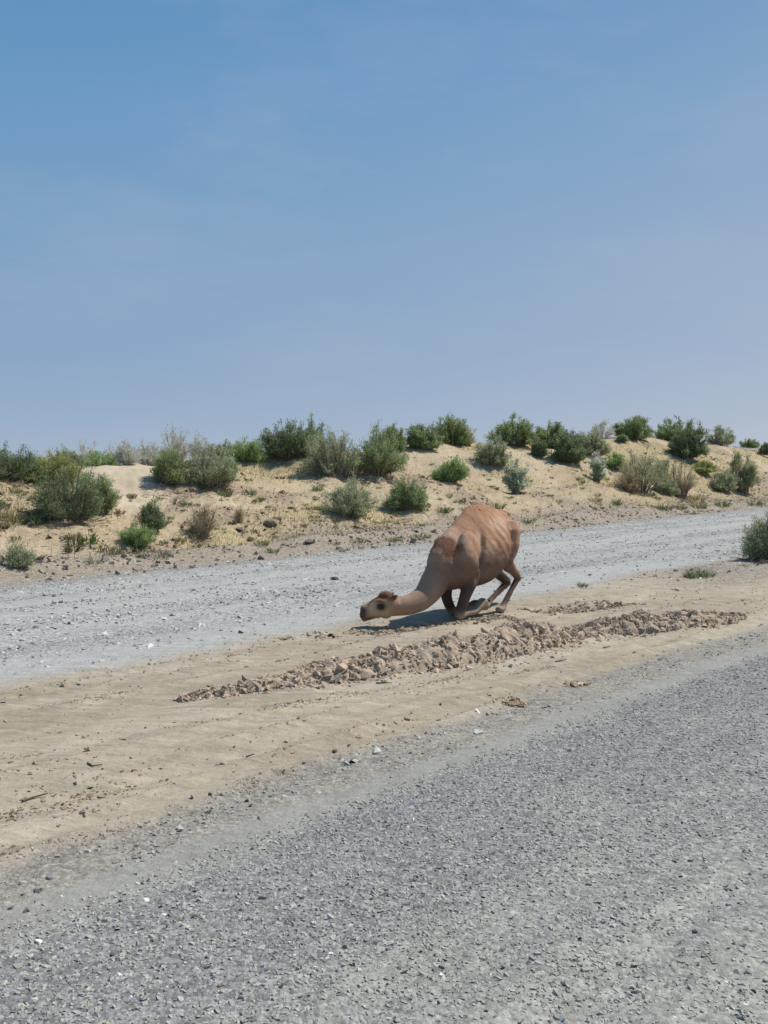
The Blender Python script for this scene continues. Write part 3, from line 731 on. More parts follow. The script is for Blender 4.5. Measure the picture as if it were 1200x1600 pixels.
G1 = 'shrubs along the dune crest'; G2 = 'shrubs on the dune slope'
SH = [
 # px, py(base), width, height, kind, label, extras
 (22, 752, 78, 58, 'dark', 'dark green shrub cut off by the left edge of the picture, high on the dune', {}),
 (88, 757, 84, 50, 'olive', 'olive green shrub right behind the big double shrub on the left', {}),
 (103, 810, 112, 84, 'dark', 'big dark ragged shrub with a long shadow on the left slope', dict(lean=.06)),
 (152, 798, 62, 62, 'green', 'upright green shrub joined to the right side of the big ragged left shrub', {}),
 (98, 722, 34, 24, 'dark', 'small dark shrub on the skyline above the left sand patch', dict(back=5)),
 (138, 722, 40, 36, 'pale', 'pale leggy shrub on the skyline just right of a small dark one', dict(back=6, dens=.7)),
 (160, 728, 62, 20, 'bright', 'low bright green strip of shrub on the crest behind the smooth sand', dict(back=1)),
 (200, 726, 44, 36, 'pale', 'whitish leggy shrub at the left end of the pale row on the crest', dict(dens=.7)),
 (236, 727, 44, 40, 'pale', 'whitish shrub, second from the left in the pale row on the crest', dict(dens=.7)),
 (272, 726, 50, 54, 'pale', 'tallest whitish shrub, peak of the pale row on the crest', dict(dens=.75, back=2)),
 (308, 722, 38, 40, 'pale', 'whitish shrub at the right end of the pale row on the crest', dict(dens=.65, back=2)),
 (266, 756, 50, 58, 'green', 'green feathery shrub at the right end of the smooth sand patch', {}),
 (325, 757, 80, 56, 'grey', 'wide grey green shrub with bare grey feet beside the feathery one', {}),
 (352, 741, 30, 28, 'green', 'small green shrub tucked against the right of the wide grey green one', {}),
 (386, 720, 56, 34, 'bright', 'fresh green shrub on the skyline left of the tall dark clump', {}),
 (452, 714, 84, 58, 'dark', 'tall dark clump of shrub crowning the dune with a shadow below', {}),
 (492, 706, 26, 56, 'green', 'narrow green spire of shrub rising highest on the middle crest', dict(back=.5)),
 (520, 742, 96, 70, 'grey', 'left half of the huge grey green thicket on the middle dune', {}),
 (585, 740, 92, 68, 'green', 'right half of the huge grey green thicket on the middle dune', {}),
 (612, 714, 42, 48, 'green', 'pointed green shrub behind the right end of the huge thicket', dict(back=1)),
 (660, 700, 48, 36, 'green', 'rounded green shrub on the crest above the yellow grass', {}),
 (706, 695, 54, 40, 'green', 'taller green shrub on the crest at the top of the yellow grass', {}),
 (730, 696, 24, 30, 'twiggy', 'bare grey twiggy bush on the crest right of the taller green one', {}),
 (548, 805, 76, 54, 'grey', 'grey green bushy shrub low on the middle slope', {}),
 (636, 794, 58, 44, 'green', 'compact dark green bush on the low slope behind the camel', {}),
 (702, 752, 52, 38, 'bright', 'green wind swept bush leaning right amid the yellow grass', dict(lean=.45)),
 (768, 726, 56, 40, 'grey', 'rounded grey twiggy bush above the camel', dict(dens=.7)),
 (806, 771, 32, 50, 'silver', 'silvery upright bush standing alone directly right of the hump', {}),
 (933, 753, 28, 46, 'silver', 'silvery upright bush with white twigs left of the tan bare tree', {}),
 (932, 722, 10, 20, 'pale', 'thin whitish stalks sticking up above the silvery upright bush', dict(dens=.4)),
 (802, 695, 62, 44, 'green', 'ragged green shrub on the skyline right above the silvery bush', {}),
 (858, 698, 62, 34, 'green', 'broad green shrub on the crest sloping down to the right', {}),
 (842, 714, 20, 26, 'dark', 'small dark round bush under the broad crest shrub', {}),
 (890, 722, 52, 44, 'dark', 'dark grey shrub with black shade beneath it right of centre', {}),
 (925, 712, 46, 36, 'grey', 'soft grey green shrub between the dark shrub and the crest', {}),
 (962, 732, 28, 22, 'bright', 'small bright green bush behind the silvery stalked one', {}),
 (940, 686, 44, 30, 'pale', 'open leggy bush on the right skyline with dotted leaf tufts', dict(dens=.6)),
 (988, 686, 50, 36, 'green', 'green shrub with a taller right tip on the right skyline', {}),
 (972, 690, 15, 10, 'green', 'tiny dark bush on bare sand below the right skyline shrub', {}),
 (1052, 690, 56, 32, 'green', 'left upper part of the largest round shrub on the right skyline', {}),
 (1074, 714, 54, 56, 'dark', 'largest round dark shrub hanging over the right dune crest', {}),
 (1127, 693, 40, 26, 'grey', 'spiky grey green shrub on the skyline right of the round one', {}),
 (1172, 704, 26, 17, 'green', 'small flat green shrub low on the far right skyline', dict(back=4)),
 (1196, 712, 22, 17, 'dark', 'dark bush on the skyline cut by the right edge', dict(back=1)),
 (1000, 768, 74, 72, 'tree', 'tan open crowned little tree with bare pale stems on the right', dict(dens=.55)),
 (982, 768, 44, 40, 'twiggy', 'brown twiggy undergrowth at the foot of the tan little tree', {}),
 (1036, 752, 32, 42, 'grey', 'grey green bush just right of the tan little tree', dict(dens=.7)),
 (1063, 775, 44, 56, 'twiggy', 'thin grey bush with one dark stem right of the tan tree', dict(dens=1.2)),
 (1038, 772, 36, 22, 'grey', 'low grey green bush in front of the thin grey one', {}),
 (1161, 769, 44, 66, 'tree', 'small tree with four dark trunks near the right edge', dict(dens=1.1)),
 (1130, 768, 38, 34, 'grey', 'low pale green bush leaning on the many trunked small tree', {}),
 (1098, 738, 50, 16, 'olive', 'yellowish low bush below the largest round shrub', {}),
 (1196, 876, 76, 84, 'grey', 'large dark feathery shrub between the roads at the right edge', dict(dens=1.5)),
 (238, 829, 30, 50, 'dark', 'narrow upright dark bush on the lower left slope', {}),
 (213, 851, 52, 36, 'bright', 'pale green soft bush at the foot of the narrow dark one', {}),
 (317, 838, 44, 60, 'twiggy', 'bare grey twig bush with thin upright stems at the slope foot', dict(dens=.8)),
 (31, 886, 36, 34, 'grey', 'small blue green bush by the gravel road at the left edge', {}),
 (60, 742, 46, 28, 'green', 'low green shrub filling the crest between the left edge and the olive shrub', dict(back=1.5)),
 (116, 728, 30, 22, 'grey', 'low grey shrub on the left skyline under the pale leggy one', dict(back=2)),
 (180, 727, 40, 28, 'pale', 'pale thin shrub on the crest just left of the whitish row', dict(dens=.7, back=2)),
 (345, 724, 46, 30, 'grey', 'grey green shrub on the skyline behind the wide grey green one', dict(back=1.5)),
 (375, 818, 16, 26, 'twiggy', 'thin grey green sprig above the dark flat rock', {}),
]
for i, (px, py, w, h, kind, label, kw) in enumerate(SH):
    shrub(px, py, w, h, kind, label, 1000 + i * 7, group=(G1 if py < 730 else G2), name='small_tree' if kind == 'tree' else 'desert_shrub',
          cat='tree' if kind == 'tree' else 'shrub', **kw)

# ------------------------------------------------------------------ grass tufts
def tuft_mesh(seed, w, h, col, n=90, bw=.012):
    g = np.random.default_rng(seed)
    a = g.uniform(0, 2 * np.pi, n); r = np.sqrt(g.uniform(0, 1, n))
    P = np.stack([np.cos(a) * r * w * .38, np.sin(a) * r * w * .28, np.full(n, -.01)], 1)
    out = np.stack([np.cos(a), np.sin(a), np.zeros(n)], 1)
    L = h * g.uniform(.5, 1.1, n) * (1.05 - .35 * r)
    D1 = out * (.15 + .45 * r)[:, None] + g.normal(0, .15, (n, 3)) + np.array([0, 0, 1.]); D1 /= np.linalg.norm(D1, axis=1, keepdims=True)
    D2 = D1 + out * .5 + g.normal(0, .2, (n, 3)) - np.array([0, 0, .15]); D2 /= np.linalg.norm(D2, axis=1, keepdims=True)
    M = P + D1 * (L * .55)[:, None]; T = M + D2 * (L * .5)[:, None]
    S = np.cross(D1, g.normal(size=(n, 3))); S /= np.linalg.norm(S, axis=1, keepdims=True); S *= bw * .5
    V = np.stack([P - S, P + S, M + S, M - S, T], 1).reshape(-1, 3)
    i = np.arange(n)[:, None] * 5
    c = np.array(col)[None] * g.uniform(.7, 1.35, (n, 1)); y = g.uniform(0, 1, n) < .18; c[y] = c[y] * .4 + np.array([.19, .16, .09])
    me = np_mesh('tuft', V, [i + np.array([[0, 1, 2, 3]]), i + np.array([[3, 2, 4]])], np.repeat(c, 5, 0))
    me.materials.append(M_LEAF)
    return me
TC = {'g': (.13, .165, .07), 'b': (.115, .17, .06), 'y': (.22, .21, .085), 'd': (.20, .165, .09), 'p': (.18, .205, .125)}
TU = [
 (1093, 903, 56, 24, 'b', 'bright green grass clump on the stony verge near the right edge', 160),
 (1076, 903, 20, 14, 'g', 'low grass leaning on the left of the bright verge clump', 60),
 (909, 917, 22, 11, 'g', 'small dusty grass tuft on the stones right of the camel', 50),
 (1034, 797, 38, 15, 'b', 'green grass clump at the far road edge under the thin grey bush', 110),
 (1090, 795, 36, 14, 'y', 'yellow green grass clump at the far road edge near the right', 110),
 (1063, 796, 26, 12, 'g', 'dark green low plant between two grass clumps at the far road edge', 70),
 (1128, 792, 34, 14, 'b', 'green grass clump at the far road edge below the many trunked tree', 90),
 (1178, 790, 44, 13, 'g', 'long green grass strip at the far road edge reaching the right edge', 110),
 (1085, 782, 46, 15, 'y', 'yellowish grass patch behind the far road edge grass clumps', 110),
 (652, 841, 54, 12, 'b', 'green grass fringe at the far road edge left of the hump', 120),
 (612, 846, 40, 12, 'b', 'grass fringe at the far road edge, second left of the hump', 90),
 (560, 849, 30, 12, 'g', 'smaller grass tuft in the fringe left of the hump', 70),
 (524, 852, 20, 9, 'g', 'last tiny tuft at the left end of the fringe', 40),
 (825, 818, 26, 12, 'b', 'small green tuft on the far road edge right of the hump', 60),
 (408, 853, 28, 13, 'g', 'grass tuft on the bank under the brown lump of earth', 70),
 (424, 864, 28, 13, 'b', 'grass tuft touching the gravel road left of centre', 70),
 (252, 870, 40, 17, 'p', 'pale spiky tuft on the bank at lower left', 90),
 (222, 872, 24, 12, 'g', 'small green tuft left of the pale spiky one', 60),
 (174, 866, 34, 16, 'p', 'pale tuft on the bank below the soft green bush', 70),
 (145, 882, 36, 14, 'p', 'pale tuft at the road bank third from the left edge', 80),
 (350, 776, 30, 16, 'b', 'round green tuft on bare sand below the wide grey green shrub', 90),
 (392, 774, 22, 16, 'b', 'green tuft on sand right of the round green one', 70),
 (350, 757, 24, 12, 'g', 'green tuft just under the small tucked shrub', 60),
 (495, 767, 20, 14, 'b', 'green tuft alone on the sand under the thicket', 60),
 (488, 797, 44, 12, 'y', 'yellow green low grass patch left of the low grey bush', 90),
 (690, 802, 30, 16, 'b', 'green weed clump on rubble just left above the hump', 80),
 (725, 798, 18, 10, 'b', 'small green weed touching the hump outline', 40),
 (775, 795, 30, 18, 'y', 'yellow green weed right behind the hump', 70),
 (905, 752, 14, 10, 'g', 'small weed on the bare sand right of the silvery bush', 40),
 (965, 790, 20, 16, 'g', 'green weed on the rubble below the tan tree', 50),
 (930, 785, 26, 13, 'y', 'yellow weed on the rubble mound left of the tan tree', 60),
 (128, 806, 60, 14, 'g', 'green tufts in the shade right under the big ragged shrub', 100),
 (50, 818, 50, 18, 'g', 'dark green tufts in the shrub shadow at the left', 110),
 (14, 810, 40, 22, 'y', 'yellow green tuft on sand at the left edge', 90),
]
for i, (px, py, w, h, c, label, n) in enumerate(TU):
    p, Y = hit(px, py); s = Y / FPX
    me = tuft_mesh(3000 + i, w * s, h * s, TC[c], n, .011 * np.clip(Y / 20, .8, 2.2))
    o = obj('grass_tuft', me); o.location = p
    tag(o, label, 'grass tuft', 'grass tufts')
g = np.random.default_rng(55)
TC['o'] = (.115, .11, .055)
proto = [tuft_mesh(4000 + k, .34, .18, TC['gbydopoy'[k]], 44, .016) for k in range(8)]
k = 0
while k < 280:
    px = g.uniform(-20, 1230); t = g.uniform(0, 1)
    top = np.interp(px, [q[0] for q in _cr], [q[1] for q in _cr]); bot = np.interp(px, [0, 400, 700, 1200], [890, 850, 820, 782])
    py = top + 14 + (bot - top - 18) * t
    if 120 < px < 250 and py < 775: continue
    if g.uniform() > (.95 if px < 300 else .6): continue
    p, Y = hit(px, py)
    ki = int(g.integers(0, 8)); o = obj('weed_tuft', proto[ki]); o.location = p
    sc = g.uniform(.35, 1.15) * (1.5 if px < 320 and t > .4 else 1.0); o.scale = (sc * g.uniform(.8, 1.4), sc, sc * g.uniform(.7, 1.2)); o.rotation_euler = (0, 0, g.uniform(0, 6.28))
    hue = ['green', 'bright green', 'yellowish', 'straw coloured', 'dark olive', 'pale green', 'dark olive', 'yellowish'][ki]
    zx = 'left' if px < 400 else 'middle' if px < 800 else 'right'; zy = 'upper' if t < .5 else 'lower'
    tag(o, 'tiny %s weed scattered on the %s %s part of the dune slope' % (hue, zy, zx), 'weed', 'tiny %s weeds on the %s %s dune slope' % (hue, zy, zx))
    k += 1

# dry straw cover on the slope: nobody could count it
n = 150000
x, y, r = scatter(n, 15, 80, 66, .9, 27); u, v = uv(x, y); d = v - edge_v(u)
yel = sstep(.49, .62, fbm(u / 4.5, v / 3, 3, 112))
msk = (d > .9) & (d < 9.8) & (rng.uniform(0, 1, n) < .16 + .84 * yel)
bare = (np.abs(x / y * FPX + 600 - 185) < 70) & (d > 4.5)     # the smooth sand patch stays bare
msk &= ~bare
x, y, yel = x[msk], y[msk], yel[msk]; n = len(x); P = np.stack([x, y, height(x, y) - .01], 1)
D = rng.normal(0, .40, (n, 3)) + np.array([0, 0, 1.])
cc = np.array([.41, .33, .18])[None] * rng.uniform(.65, 1.25, (n, 1)); gk = rng.uniform(0, 1, n)
cc[gk < .30] = np.array([.21, .225, .10]); cc[gk > .84] = np.array([.19, .135, .085])
Ln = rng.uniform(.07, .20, n)
# litter of dead twigs under the larger shrubs
tw = []
for (px, py, w, h, kind, label, kw) in SH:
    if w * h > 2400 and 'back' not in kw:
        p, Y = hit(px, py + 3); m = 130
        q = rng.normal(0, 1, (m, 2)) * np.array([.33 * w * Y / FPX, .5]) + p[:2] + np.array([0, -.25])
        tw.append(q)
q = np.concatenate(tw); m = len(q)
P = np.concatenate([P, np.stack([q[:, 0], q[:, 1], height(q[:, 0], q[:, 1]) + .015], 1)])
D = np.concatenate([D, np.stack([rng.normal(0, 1, m), rng.normal(0, .6, m), rng.uniform(0, .45, m)], 1)])
cc = np.concatenate([cc, np.array([.25, .20, .155])[None] * rng.uniform(.45, 1.3, (m, 1))]); Ln = np.concatenate([Ln, rng.uniform(.15, .5, m)]); n += m
D /= np.linalg.norm(D, axis=1, keepdims=True)
S = np.cross(D, rng.normal(size=(n, 3))); S /= np.linalg.norm(S, axis=1, keepdims=True); S *= (rng.uniform(.006, .012, n))[:, None]
V = np.stack([P - S, P + S, P + D * Ln[:, None]], 1).reshape(-1, 3)
o = obj('dry_grass', np_mesh('dry_grass', V, np.arange(n * 3).reshape(-1, 3), np.repeat(cc, 3, 0)), M_LEAF, kind='stuff'); tag(o, 'thin straw coloured dry grass scattered over the dune slope', 'dry grass')

# ------------------------------------------------------------------ camel
HX, HY = math.cos(math.radians(50)), math.sin(math.radians(50))
FW = np.array([-HX, -HY, 0.0]); LF = np.array([HY, -HX, 0.0])       # forward, camel's left
O0 = np.array([0.955, 12.08, 0.0])
def L3(s, lat, z): return O0 + FW * s + LF * lat + np.array([0, 0, z])
def mid(px, py, lat=0.0):
    """pixel -> point on the camel's plane at sideways offset lat"""
    d = ray(px, py); b = O0 + LF * lat
    nrm = LF; t = (b @ nrm - np.array([0, 0, CAM_H]) @ nrm) / (d @ nrm)
    return np.array([0, 0, CAM_H]) + d * t

class Body:
    def __init__(s): s.V = []; s.F = []; s.n = 0
    def add(s, V, F): s.V.append(V); s.F += [[i + s.n for i in f] for f in F]; s.n += len(V)
    def rings(s, R):
        """R: list of (k,3) rings; closes both ends with fans"""
        k = len(R[0]); V = np.concatenate(R + [R[0].mean(0, keepdims=True), R[-1].mean(0, keepdims=True)]); m = len(R)
        F = []
        for i in range(m - 1):
            for j in range(k):
                j2 = (j + 1) % k; F.append([i * k + j, i * k + j2, (i + 1) * k + j2, (i + 1) * k + j])
        for j in range(k):
            j2 = (j + 1) % k
            F.append([m * k, j2, j]); F.append([m * k + 1, (m - 1) * k + j, (m - 1) * k + j2])
        s.add(V, F)
    def limb(s, pts, ra, rb=None, side=None, seg=16, sub=4):
        """tapered limb; ra radius in the plane of the limb, rb across it (along side)"""
        P = np.array(pts, float); ra = np.array(ra, float); rb = ra if rb is None else np.array(rb, float)
        n = len(P); t0 = np.arange(n); t = np.linspace(0, n - 1, (n - 1) * sub + 1)
        def cr(A):
            A = np.asarray(A, float); o = np.zeros((len(t),) + A.shape[1:])
            for q, tv in enumerate(t):
                i = min(int(tv), n - 2); f = tv - i
                p0, p1, p2, p3 = A[max(i - 1, 0)], A[i], A[i + 1], A[min(i + 2, n - 1)]
                o[q] = .5 * (2 * p1 + (p2 - p0) * f + (2 * p0 - 5 * p1 + 4 * p2 - p3) * f * f + (3 * p1 - p0 - 3 * p2 + p3) * f ** 3)
            return o
        P = cr(P); ra = np.maximum(np.interp(t, t0, ra), .004); rb = np.maximum(np.interp(t, t0, rb), .004)
        T = np.gradient(P, axis=0); T /= np.linalg.norm(T, axis=1, keepdims=True)
        sd_ = LF if side is None else np.asarray(side, float)
        B = sd_[None] - (T @ sd_)[:, None] * T; B /= np.linalg.norm(B, axis=1, keepdims=True); A = np.cross(B, T)
        th = np.linspace(0, 2 * np.pi, seg, endpoint=False)
        R = [P[i] + ra[i] * np.cos(th)[:, None] * A[i] + rb[i] * np.sin(th)[:, None] * B[i] for i in range(len(P))]
        # rounded ends
        R = [P[0] - T[0] * ra[0] * .6 + (R[0] - P[0]) * .55] + R + [P[-1] + T[-1] * ra[-1] * .6 + (R[-1] - P[-1]) * .55]
        s.rings(R)

cb = Body()
# trunk: (s, bottom, top, half width, hump narrowing)
SEC = [(.45, .66, .93, .13, .1), (.36, .49, 1.04, .20, .15), (.20, .405, 1.165, .265, .25), (.0, .41, 1.29, .30, .38), (-.2, .42, 1.43, .33, .52), (-.36, .40, 1.515, .355, .50), (-.5, .405, 1.54, .37, .53),
       (-.63, .425, 1.54, .38, .52), (-.76, .49, 1.51, .38, .45), (-.87, .57, 1.475, .37, .36), (-.99, .66, 1.455, .345, .28), (-1.11, .75, 1.435, .30, .22), (-1.23, .86, 1.385, .235, .18), (-1.32, .96, 1.27, .13, .1)]
th = np.linspace(0, 2 * np.pi, 40, endpoint=False)
R = []
S0 = np.array([q[0] for q in SEC]); tt = np.linspace(0, len(SEC) - 1, 45)
for tv in tt:
    s_, zb, zt, hw, nr = [float(np.interp(tv, np.arange(len(SEC)), [q[k] for q in SEC])) for k in range(5)]
    c_, sn = np.cos(th), np.sin(th); zc = zb + (zt - zb) * .42
    lat = hw * np.sign(c_) * np.abs(c_) ** .85 * (1 - nr * np.clip(sn, 0, 1) ** 1.6)
    zz = np.where(sn > 0, zc + (zt - zc) * sn, zc + (zc - zb) * sn)
    R.append(np.stack([L3(s_, l, z) for l, z in zip(lat, zz)]))
cb.rings(R)
# neck: broad at the chest, sweeping down and forward, then level to the head
NK = [((712, 868), 12.02, 37, .24), ((697, 885), 11.93, 30.5, .21), ((681, 907), 11.82, 24.2, .165), ((663, 932), 11.68, 19, .13), ((643, 943.5), 11.57, 16.8, .115), ((624, 947), 11.49, 15.5, .10), ((606, 948), 11.44, 15, .095)]
NP = [ppt(p[0], p[1], Y) for p, Y, _, _ in NK]
cb.limb(NP, [r * Y / FPX for _, Y, r, _ in NK], [q[3] for q in NK], side=(0.25, -1, 0), sub=5)
# head in profile, muzzle to the left
HS = np.array([.12, -1, .05]); HS /= np.linalg.norm(HS)
HD = [((616, 943), 13, .085), ((606, 944), 17, .105), ((596, 947.5), 17.5, .108), ((586, 951.5), 15.5, .092), ((579, 954.5), 14, .082), ((572.5, 957), 13.5, .078)]
cb.limb([ppt(p[0], p[1], 11.42) for p, _, _ in HD], [r * 11.42 / FPX for _, r, _ in HD], [q[2] for q in HD], side=HS, sub=4)
# jaw, cheek, lower lip, brow ridges, crown of wool
def blob(px, py, Y, rx, ry, rz, lat=0.0):
    c = ppt(px, py, Y) + HS * lat; v, f = ICO2
    cb.add(c + v * np.array([rx, ry, rz]), f.tolist())
blob(603, 958, 11.42, .09, .080, .075); blob(588, 959.5, 11.42, .08, .060, .042); blob(570, 966, 11.42, .048, .062, .046)
blob(568, 951.5, 11.42, .046, .070, .060); blob(566.5, 960, 11.42, .042, .068, .066)
for sg in (-1, 1): blob(593, 938.0, 11.42, .060, .034, .030, sg * .090)
blob(603, 930.5, 11.42, .095, .075, .055)
for sg, (ex, ey) in ((1, (614.5, 929)), (-1, (611, 927.5))):
    base = ppt(608, 936, 11.42) + HS * sg * .075; tip = ppt(ex + 5.5, ey - 0.5, 11.42) + HS * sg * .125
    cb.limb([base, base * .5 + tip * .5, tip], [.030, .042, .012], [.018, .020, .009], side=HS, seg=10, sub=3)
# shoulder and near foreleg: shoulder blade, elbow, knee on the ground, shank folded back
K1 = mid(717, 963, .13); K1[2] = .062; K2 = mid(707, 962, -.13); K2[2] = .062
el1 = mid(739, 893, .235); el2 = L3(-.10, -.22, .60)
cb.limb([L3(.0, .215, 1.12), L3(.08, .250, .88), el1, el1 * .45 + K1 * .55, K1], [.13, .165, .135, .085, .068], [.09, .115, .10, .075, .066])
up2 = mid(694, 905, -.14)
cb.limb([L3(.05, -.17, 1.05), L3(.08, -.19, .80), L3(.0, -.145, .52), L3(.0, -.13, .28), K2], [.13, .15, .11, .078, .066], [.09, .10, .095, .072, .064])
for K, lat in ((K1, .14), (K2, -.15)):
    a_ = K + FW * -.02; b_ = K + FW * -.36 + LF * .015; b_[2] = .085; c_ = K + FW * -.50 + LF * .02; c_[2] = .155 if lat > 0 else .10
    d_ = K + FW * -.60 + LF * .02; d_[2] = .13 if lat > 0 else .09
    cb.limb([a_, (a_ + b_) / 2 + np.array([0, 0, .01]), b_, c_, d_], [.062, .048, .050, .075, .070], [.06, .046, .050, .072, .085], side=LF)
    e_ = K + FW * -.56 + LF * .02; e_[2] = .20 if lat > 0 else .10
    cb.limb([c_, e_], [.07, .058], [.07, .085], side=LF)
# hind legs: thigh, knee against the belly, hock, cannon, foot
def hind(lat, hock_px, fet_px, foot_px, stl):
    hip = L3(-1.03, lat * 1.12, 1.17); st = L3(*stl)
    hk = mid(hock_px[0], hock_px[1], lat); ft = mid(fet_px[0], fet_px[1], lat * .95); fo = mid(foot_px[0], foot_px[1], lat * .95); fo[2] = .045
    ft[2] = max(ft[2], .09)
    cb.limb([hip, (hip + st) / 2 + FW * -.02, st, st * .45 + hk * .55 + FW * -.01, hk], [.215, .20, .125, .075, .056], [.14, .14, .10, .058, .047])
    cb.limb([hk + FW * -.015, hk * .55 + ft * .45, ft], [.054, .040, .046], [.045, .037, .044])
    cb.limb([ft, fo + FW * .02, fo + FW * .10], [.045, .050, .042], [.046, .068, .062])
hind(.19, (809, 902), (788, 943), (785, 953), (-.95, .22, .72))
hind(-.17, (793, 909), (764, 948), (759, 957), (-.92, -.18, .70))
# tail
tl = [L3(-1.30, .0, 1.22), L3(-1.39, .01, 1.05), L3(-1.40, .02, .85), L3(-1.38, .03, .68)]
cb.limb(tl, [.045, .03, .026, .03], seg=8)

cv = np.concatenate(cb.V)
org = O0.copy()
me0 = bpy.data.meshes.new('camel_parts'); me0.from_pydata((cv - org).tolist(), [], cb.F)
import bmesh
bm = bmesh.new(); bm.from_mesh(me0); bmesh.ops.recalc_face_normals(bm, faces=bm.faces); bm.to_mesh(me0); bm.free()
tmp = bpy.data.objects.new('camel_tmp', me0); COL.objects.link(tmp)
md = tmp.modifiers.new('r', 'REMESH'); md.mode = 'VOXEL'; md.voxel_size = .0145
ms = tmp.modifiers.new('s', 'SMOOTH'); ms.factor = .5; ms.iterations = 5
dg = bpy.context.evaluated_depsgraph_get()
mev = bpy.data.meshes.new_from_object(tmp.evaluated_get(dg))
bpy.data.objects.remove(tmp); bpy.data.meshes.remove(me0)
nv = len(mev.vertices); co = np.zeros(nv * 3, np.float32); mev.vertices.foreach_get('co', co); co = co.reshape(-1, 3).astype(float)
no = np.zeros(nv * 3, np.float32); mev.vertices.foreach_get('normal', no); no = no.reshape(-1, 3)
lf = co @ FW; ll = co @ LF; lz = co[:, 2]
# relief: ribs on the flank, hollow before the thigh, folds at the shoulder, wool lumps
rib = np.sin((lf * .85 - lz * .60 + .05 * ll) * 2 * np.pi / .14) * sstep(-1.0, -.8, lf) * sstep(-.28, -.45, lf) * sstep(.72, .9, lz) * sstep(1.36, 1.18, lz)
flank = np.exp(-((lf + .90 + .15 * (lz - .9)) / .07) ** 2 - ((lz - .98) / .26) ** 2) * -.045
shf = np.exp(-((lf + .17 + .30 * (lz - .8)) / .045) ** 2) * sstep(.45, .6, lz) * sstep(1.25, 1.0, lz) * -.05
lump = (fbm(lf * 11 + ll * 5, lz * 11 + ll * 7, 3, 401) - .5) * .011
body = np.abs(ll) > .10
co2 = co + no * ((rib * .0042 * (.3 + 1.2 * vnoise(lf * 6, lz * 6, 411)) + flank + shf) * body + lump * sstep(.3, .6, lz))[:, None]
# dewlap and throat folds are left to the bump
mev.vertices.foreach_set('co', co2.astype(np.float32).ravel())
mev.polygons.foreach_set('use_smooth', np.ones(len(mev.polygons), bool)); mev.update()
def cmix(c, col, w): return c * (1 - w[:, None]) + np.array(col)[None] * w[:, None]
wp = co2 + org
c = np.tile(np.array([[.37, .212, .130]]), (nv, 1))
nz = fbm(lf * 5 + 3, lz * 5 + ll * 3, 4, 402)
c = cmix(c, (.48, .325, .22), sstep(.42, .66, nz) * .75)
c = cmix(c, (.27, .14, .08), sstep(.52, .72, fbm(lf * 7 - 4, lz * 6 + ll * 4, 4, 405)) * .7)
c = cmix(c, (.165, .112, .085), sstep(1.08, .72, lz) * .9)                            # shade low on the flank put into the coat colour
neckw = sstep(.33, .55, lf)
c = cmix(c, (.32, .215, .145), neckw)
wool = sstep(.42, .62, fbm(lf * 4, lz * 4, 3, 403) * .5 + .55 * np.exp(-((lf - .30 + .35 * (lz - 1.0)) / .13) ** 2 - ((lz - .99) / .20) ** 2))
c = cmix(c, (.185, .082, .045), wool * .85)                                          # darker wool on the shoulder
c = cmix(c, (.345, .178, .10), sstep(1.30, 1.48, lz) * .85)                            # reddish wool of the hump
c = cmix(c, (.36, .205, .10), sstep(-1.03, -1.2, lf) * .85)                         # tawny hindquarters
c = cmix(c, (.085, .060, .047), sstep(.64, .44, lz) * (lf < .34) * .85)  # shade on belly and legs painted into the coat
c = cmix(c, (.085, .060, .047), sstep(.75, .5, lz) * (ll < -.05) * (lf < .34) * .8)  # deeper painted shade on the far-side legs
dusty = sstep(.17, .05, lz) * (lf < .3)
c = cmix(c, (.36, .29, .215), dusty * .8)                                            # dust on knees and feet
folded = sstep(.32, .24, lz) * sstep(-.05, -.15, lf) * sstep(-.75, -.65, lf); c = cmix(c, (.33, .25, .18), folded * (ll > 0) * .9)
def px_of(P):
    cpt, spt = math.cos(PITCH), math.sin(PITCH); q = P - np.array([0, 0, CAM_H])
    yy = q[:, 1] * cpt - q[:, 2] * spt; zz = q[:, 1] * spt + q[:, 2] * cpt
    return 600 + FPX * q[:, 0] / yy, 800 - FPX * zz / yy
hc0 = ppt(594, 948, 11.42); he = np.linalg.norm(wp - hc0, axis=1)
hx = (wp[:, 0] - ppt(594, 948, 11.42)[0]) / .0082; hz = -(wp[:, 2] - hc0[2]) / .0082     # head-local: pixels right / down of its middle
hd = (he < .36) & (lf > .5)
def spot(cx, cy, rx, ry, ang=0): 
    a_, b_ = hx - (cx - 594), hz - (cy - 948); ca, sa = math.cos(ang), math.sin(ang)
    return np.exp(-((a_ * ca + b_ * sa) / rx) ** 2 - ((-a_ * sa + b_ * ca) / ry) ** 2) * hd
c = cmix(c, (.56, .385, .235), np.clip(spot(590, 953, 21, 15) * 1.2, 0, 1) * .9)
c = cmix(c, (.66, .48, .29), np.clip(spot(583, 945, 7, 5, -.6) * 1.3, 0, 1) * .9)
c = cmix(c, (.62, .44, .26), np.clip(spot(603, 942, 3, 7) * 1.1, 0, 1) * .7)
c = cmix(c, (.15, .065, .035), np.clip(spot(600, 929, 15, 7.5, -.3) * 1.5, 0, 1) * .9)
c = cmix(c, (.075, .045, .035), np.clip(spot(595.5, 946, 7.5, 6.0) * 1.6, 0, 1))
c = cmix(c, (.12, .078, .06), np.clip(spot(566, 957, 7, 10) * 1.7, 0, 1))
c = cmix(c, (.09, .055, .04), np.clip(spot(581, 938.5, 9, 1.8, -.75) * 1.3, 0, 1) * .8)
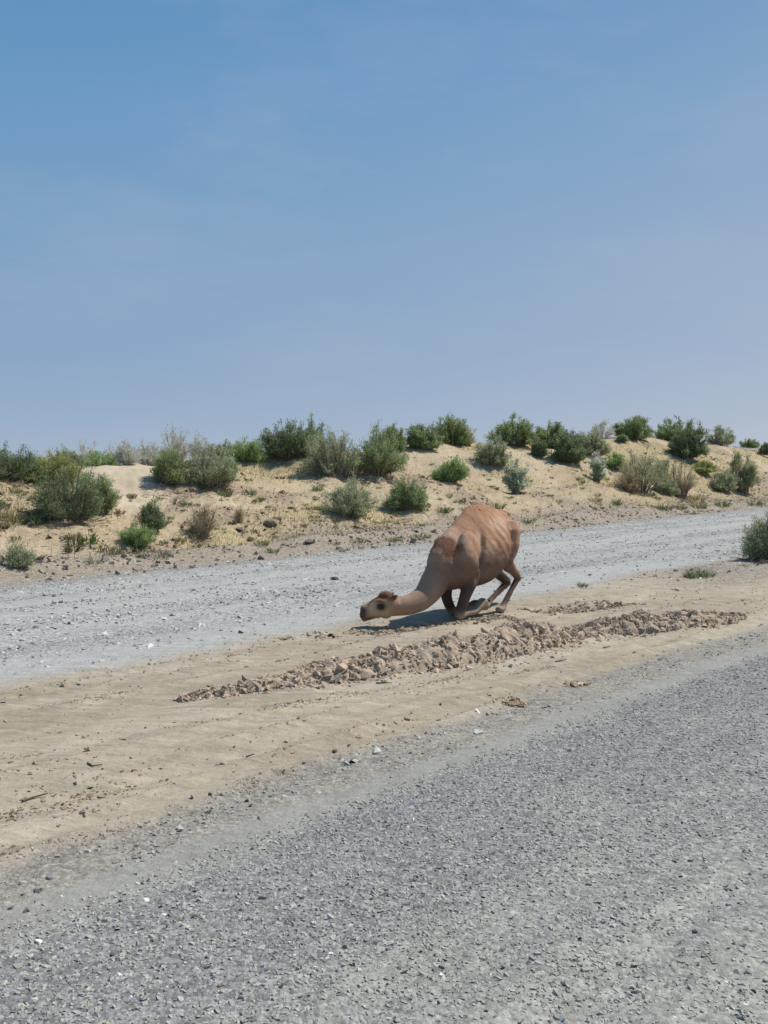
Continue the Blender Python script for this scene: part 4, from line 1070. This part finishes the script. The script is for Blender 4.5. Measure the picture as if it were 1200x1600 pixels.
c = cmix(c, (.08, .05, .04), np.clip(spot(575, 965.5, 8, 1.2, -.25) * 1.3, 0, 1) * .8)
c = cmix(c, (.05, .03, .025), np.clip(spot(568, 953.5, 2.2, 1.2, -.7) * 1.3, 0, 1))
c = cmix(c, (.10, .055, .035), np.clip(spot(616, 931, 6, 5) * 1.5, 0, 1) * .85)
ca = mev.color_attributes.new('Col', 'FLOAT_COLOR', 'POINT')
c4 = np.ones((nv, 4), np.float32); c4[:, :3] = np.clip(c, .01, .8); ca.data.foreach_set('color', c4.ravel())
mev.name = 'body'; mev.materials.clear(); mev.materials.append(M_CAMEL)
camel = empty('camel', org)
tag(camel, 'brown one humped camel kneeling on its front legs, head stretched low over the dirt', 'camel')
obj('body', mev, None, camel)
# eyes
for sg in (1, -1):
    v, f = ICO2; p = ppt(595, 945.5, 11.42) + HS * sg * .102 - org
    obj('eye', np_mesh('eye', v * .022 + p, f, np.tile([[.012, .009, .007]], (len(v), 1)), True), M_EYE, camel)
# wool: short tufts over hump, shoulder, crown and tail tip
g = np.random.default_rng(88)
no2 = np.zeros(nv * 3, np.float32); mev.vertices.foreach_get('normal', no2); no2 = no2.reshape(-1, 3)
wgt = np.clip(wool, 0, 1) * (lz > .75) * .55 + sstep(1.40, 1.50, lz) * .25 + sstep(-1.0, -1.15, lf) * sstep(1.25, 1.4, lz) * .8
wgt += np.clip(spot(602, 927, 12, 5), 0, 1) * 1.0 + (lf < -1.33) * (lz < .75) * 1.0
pick = np.nonzero(g.uniform(0, 1, nv) < wgt * .75)[0]
D = no2[pick] * .8 + np.array([0, 0, -.35]) + FW * -.25 + g.normal(0, .35, (len(pick), 3)); D /= np.linalg.norm(D, axis=1, keepdims=True)
hc_ = c[pick] * g.uniform(.75, 1.25, (len(pick), 1))
V, F, C = blades(co2[pick] - no2[pick] * .006, D, g.uniform(.015, .040, len(pick)), g.uniform(.004, .009, len(pick)), g, np.clip(hc_, .01, .6))
obj('wool', np_mesh('wool', V, F, C), M_CAMEL, camel, kind='stuff')
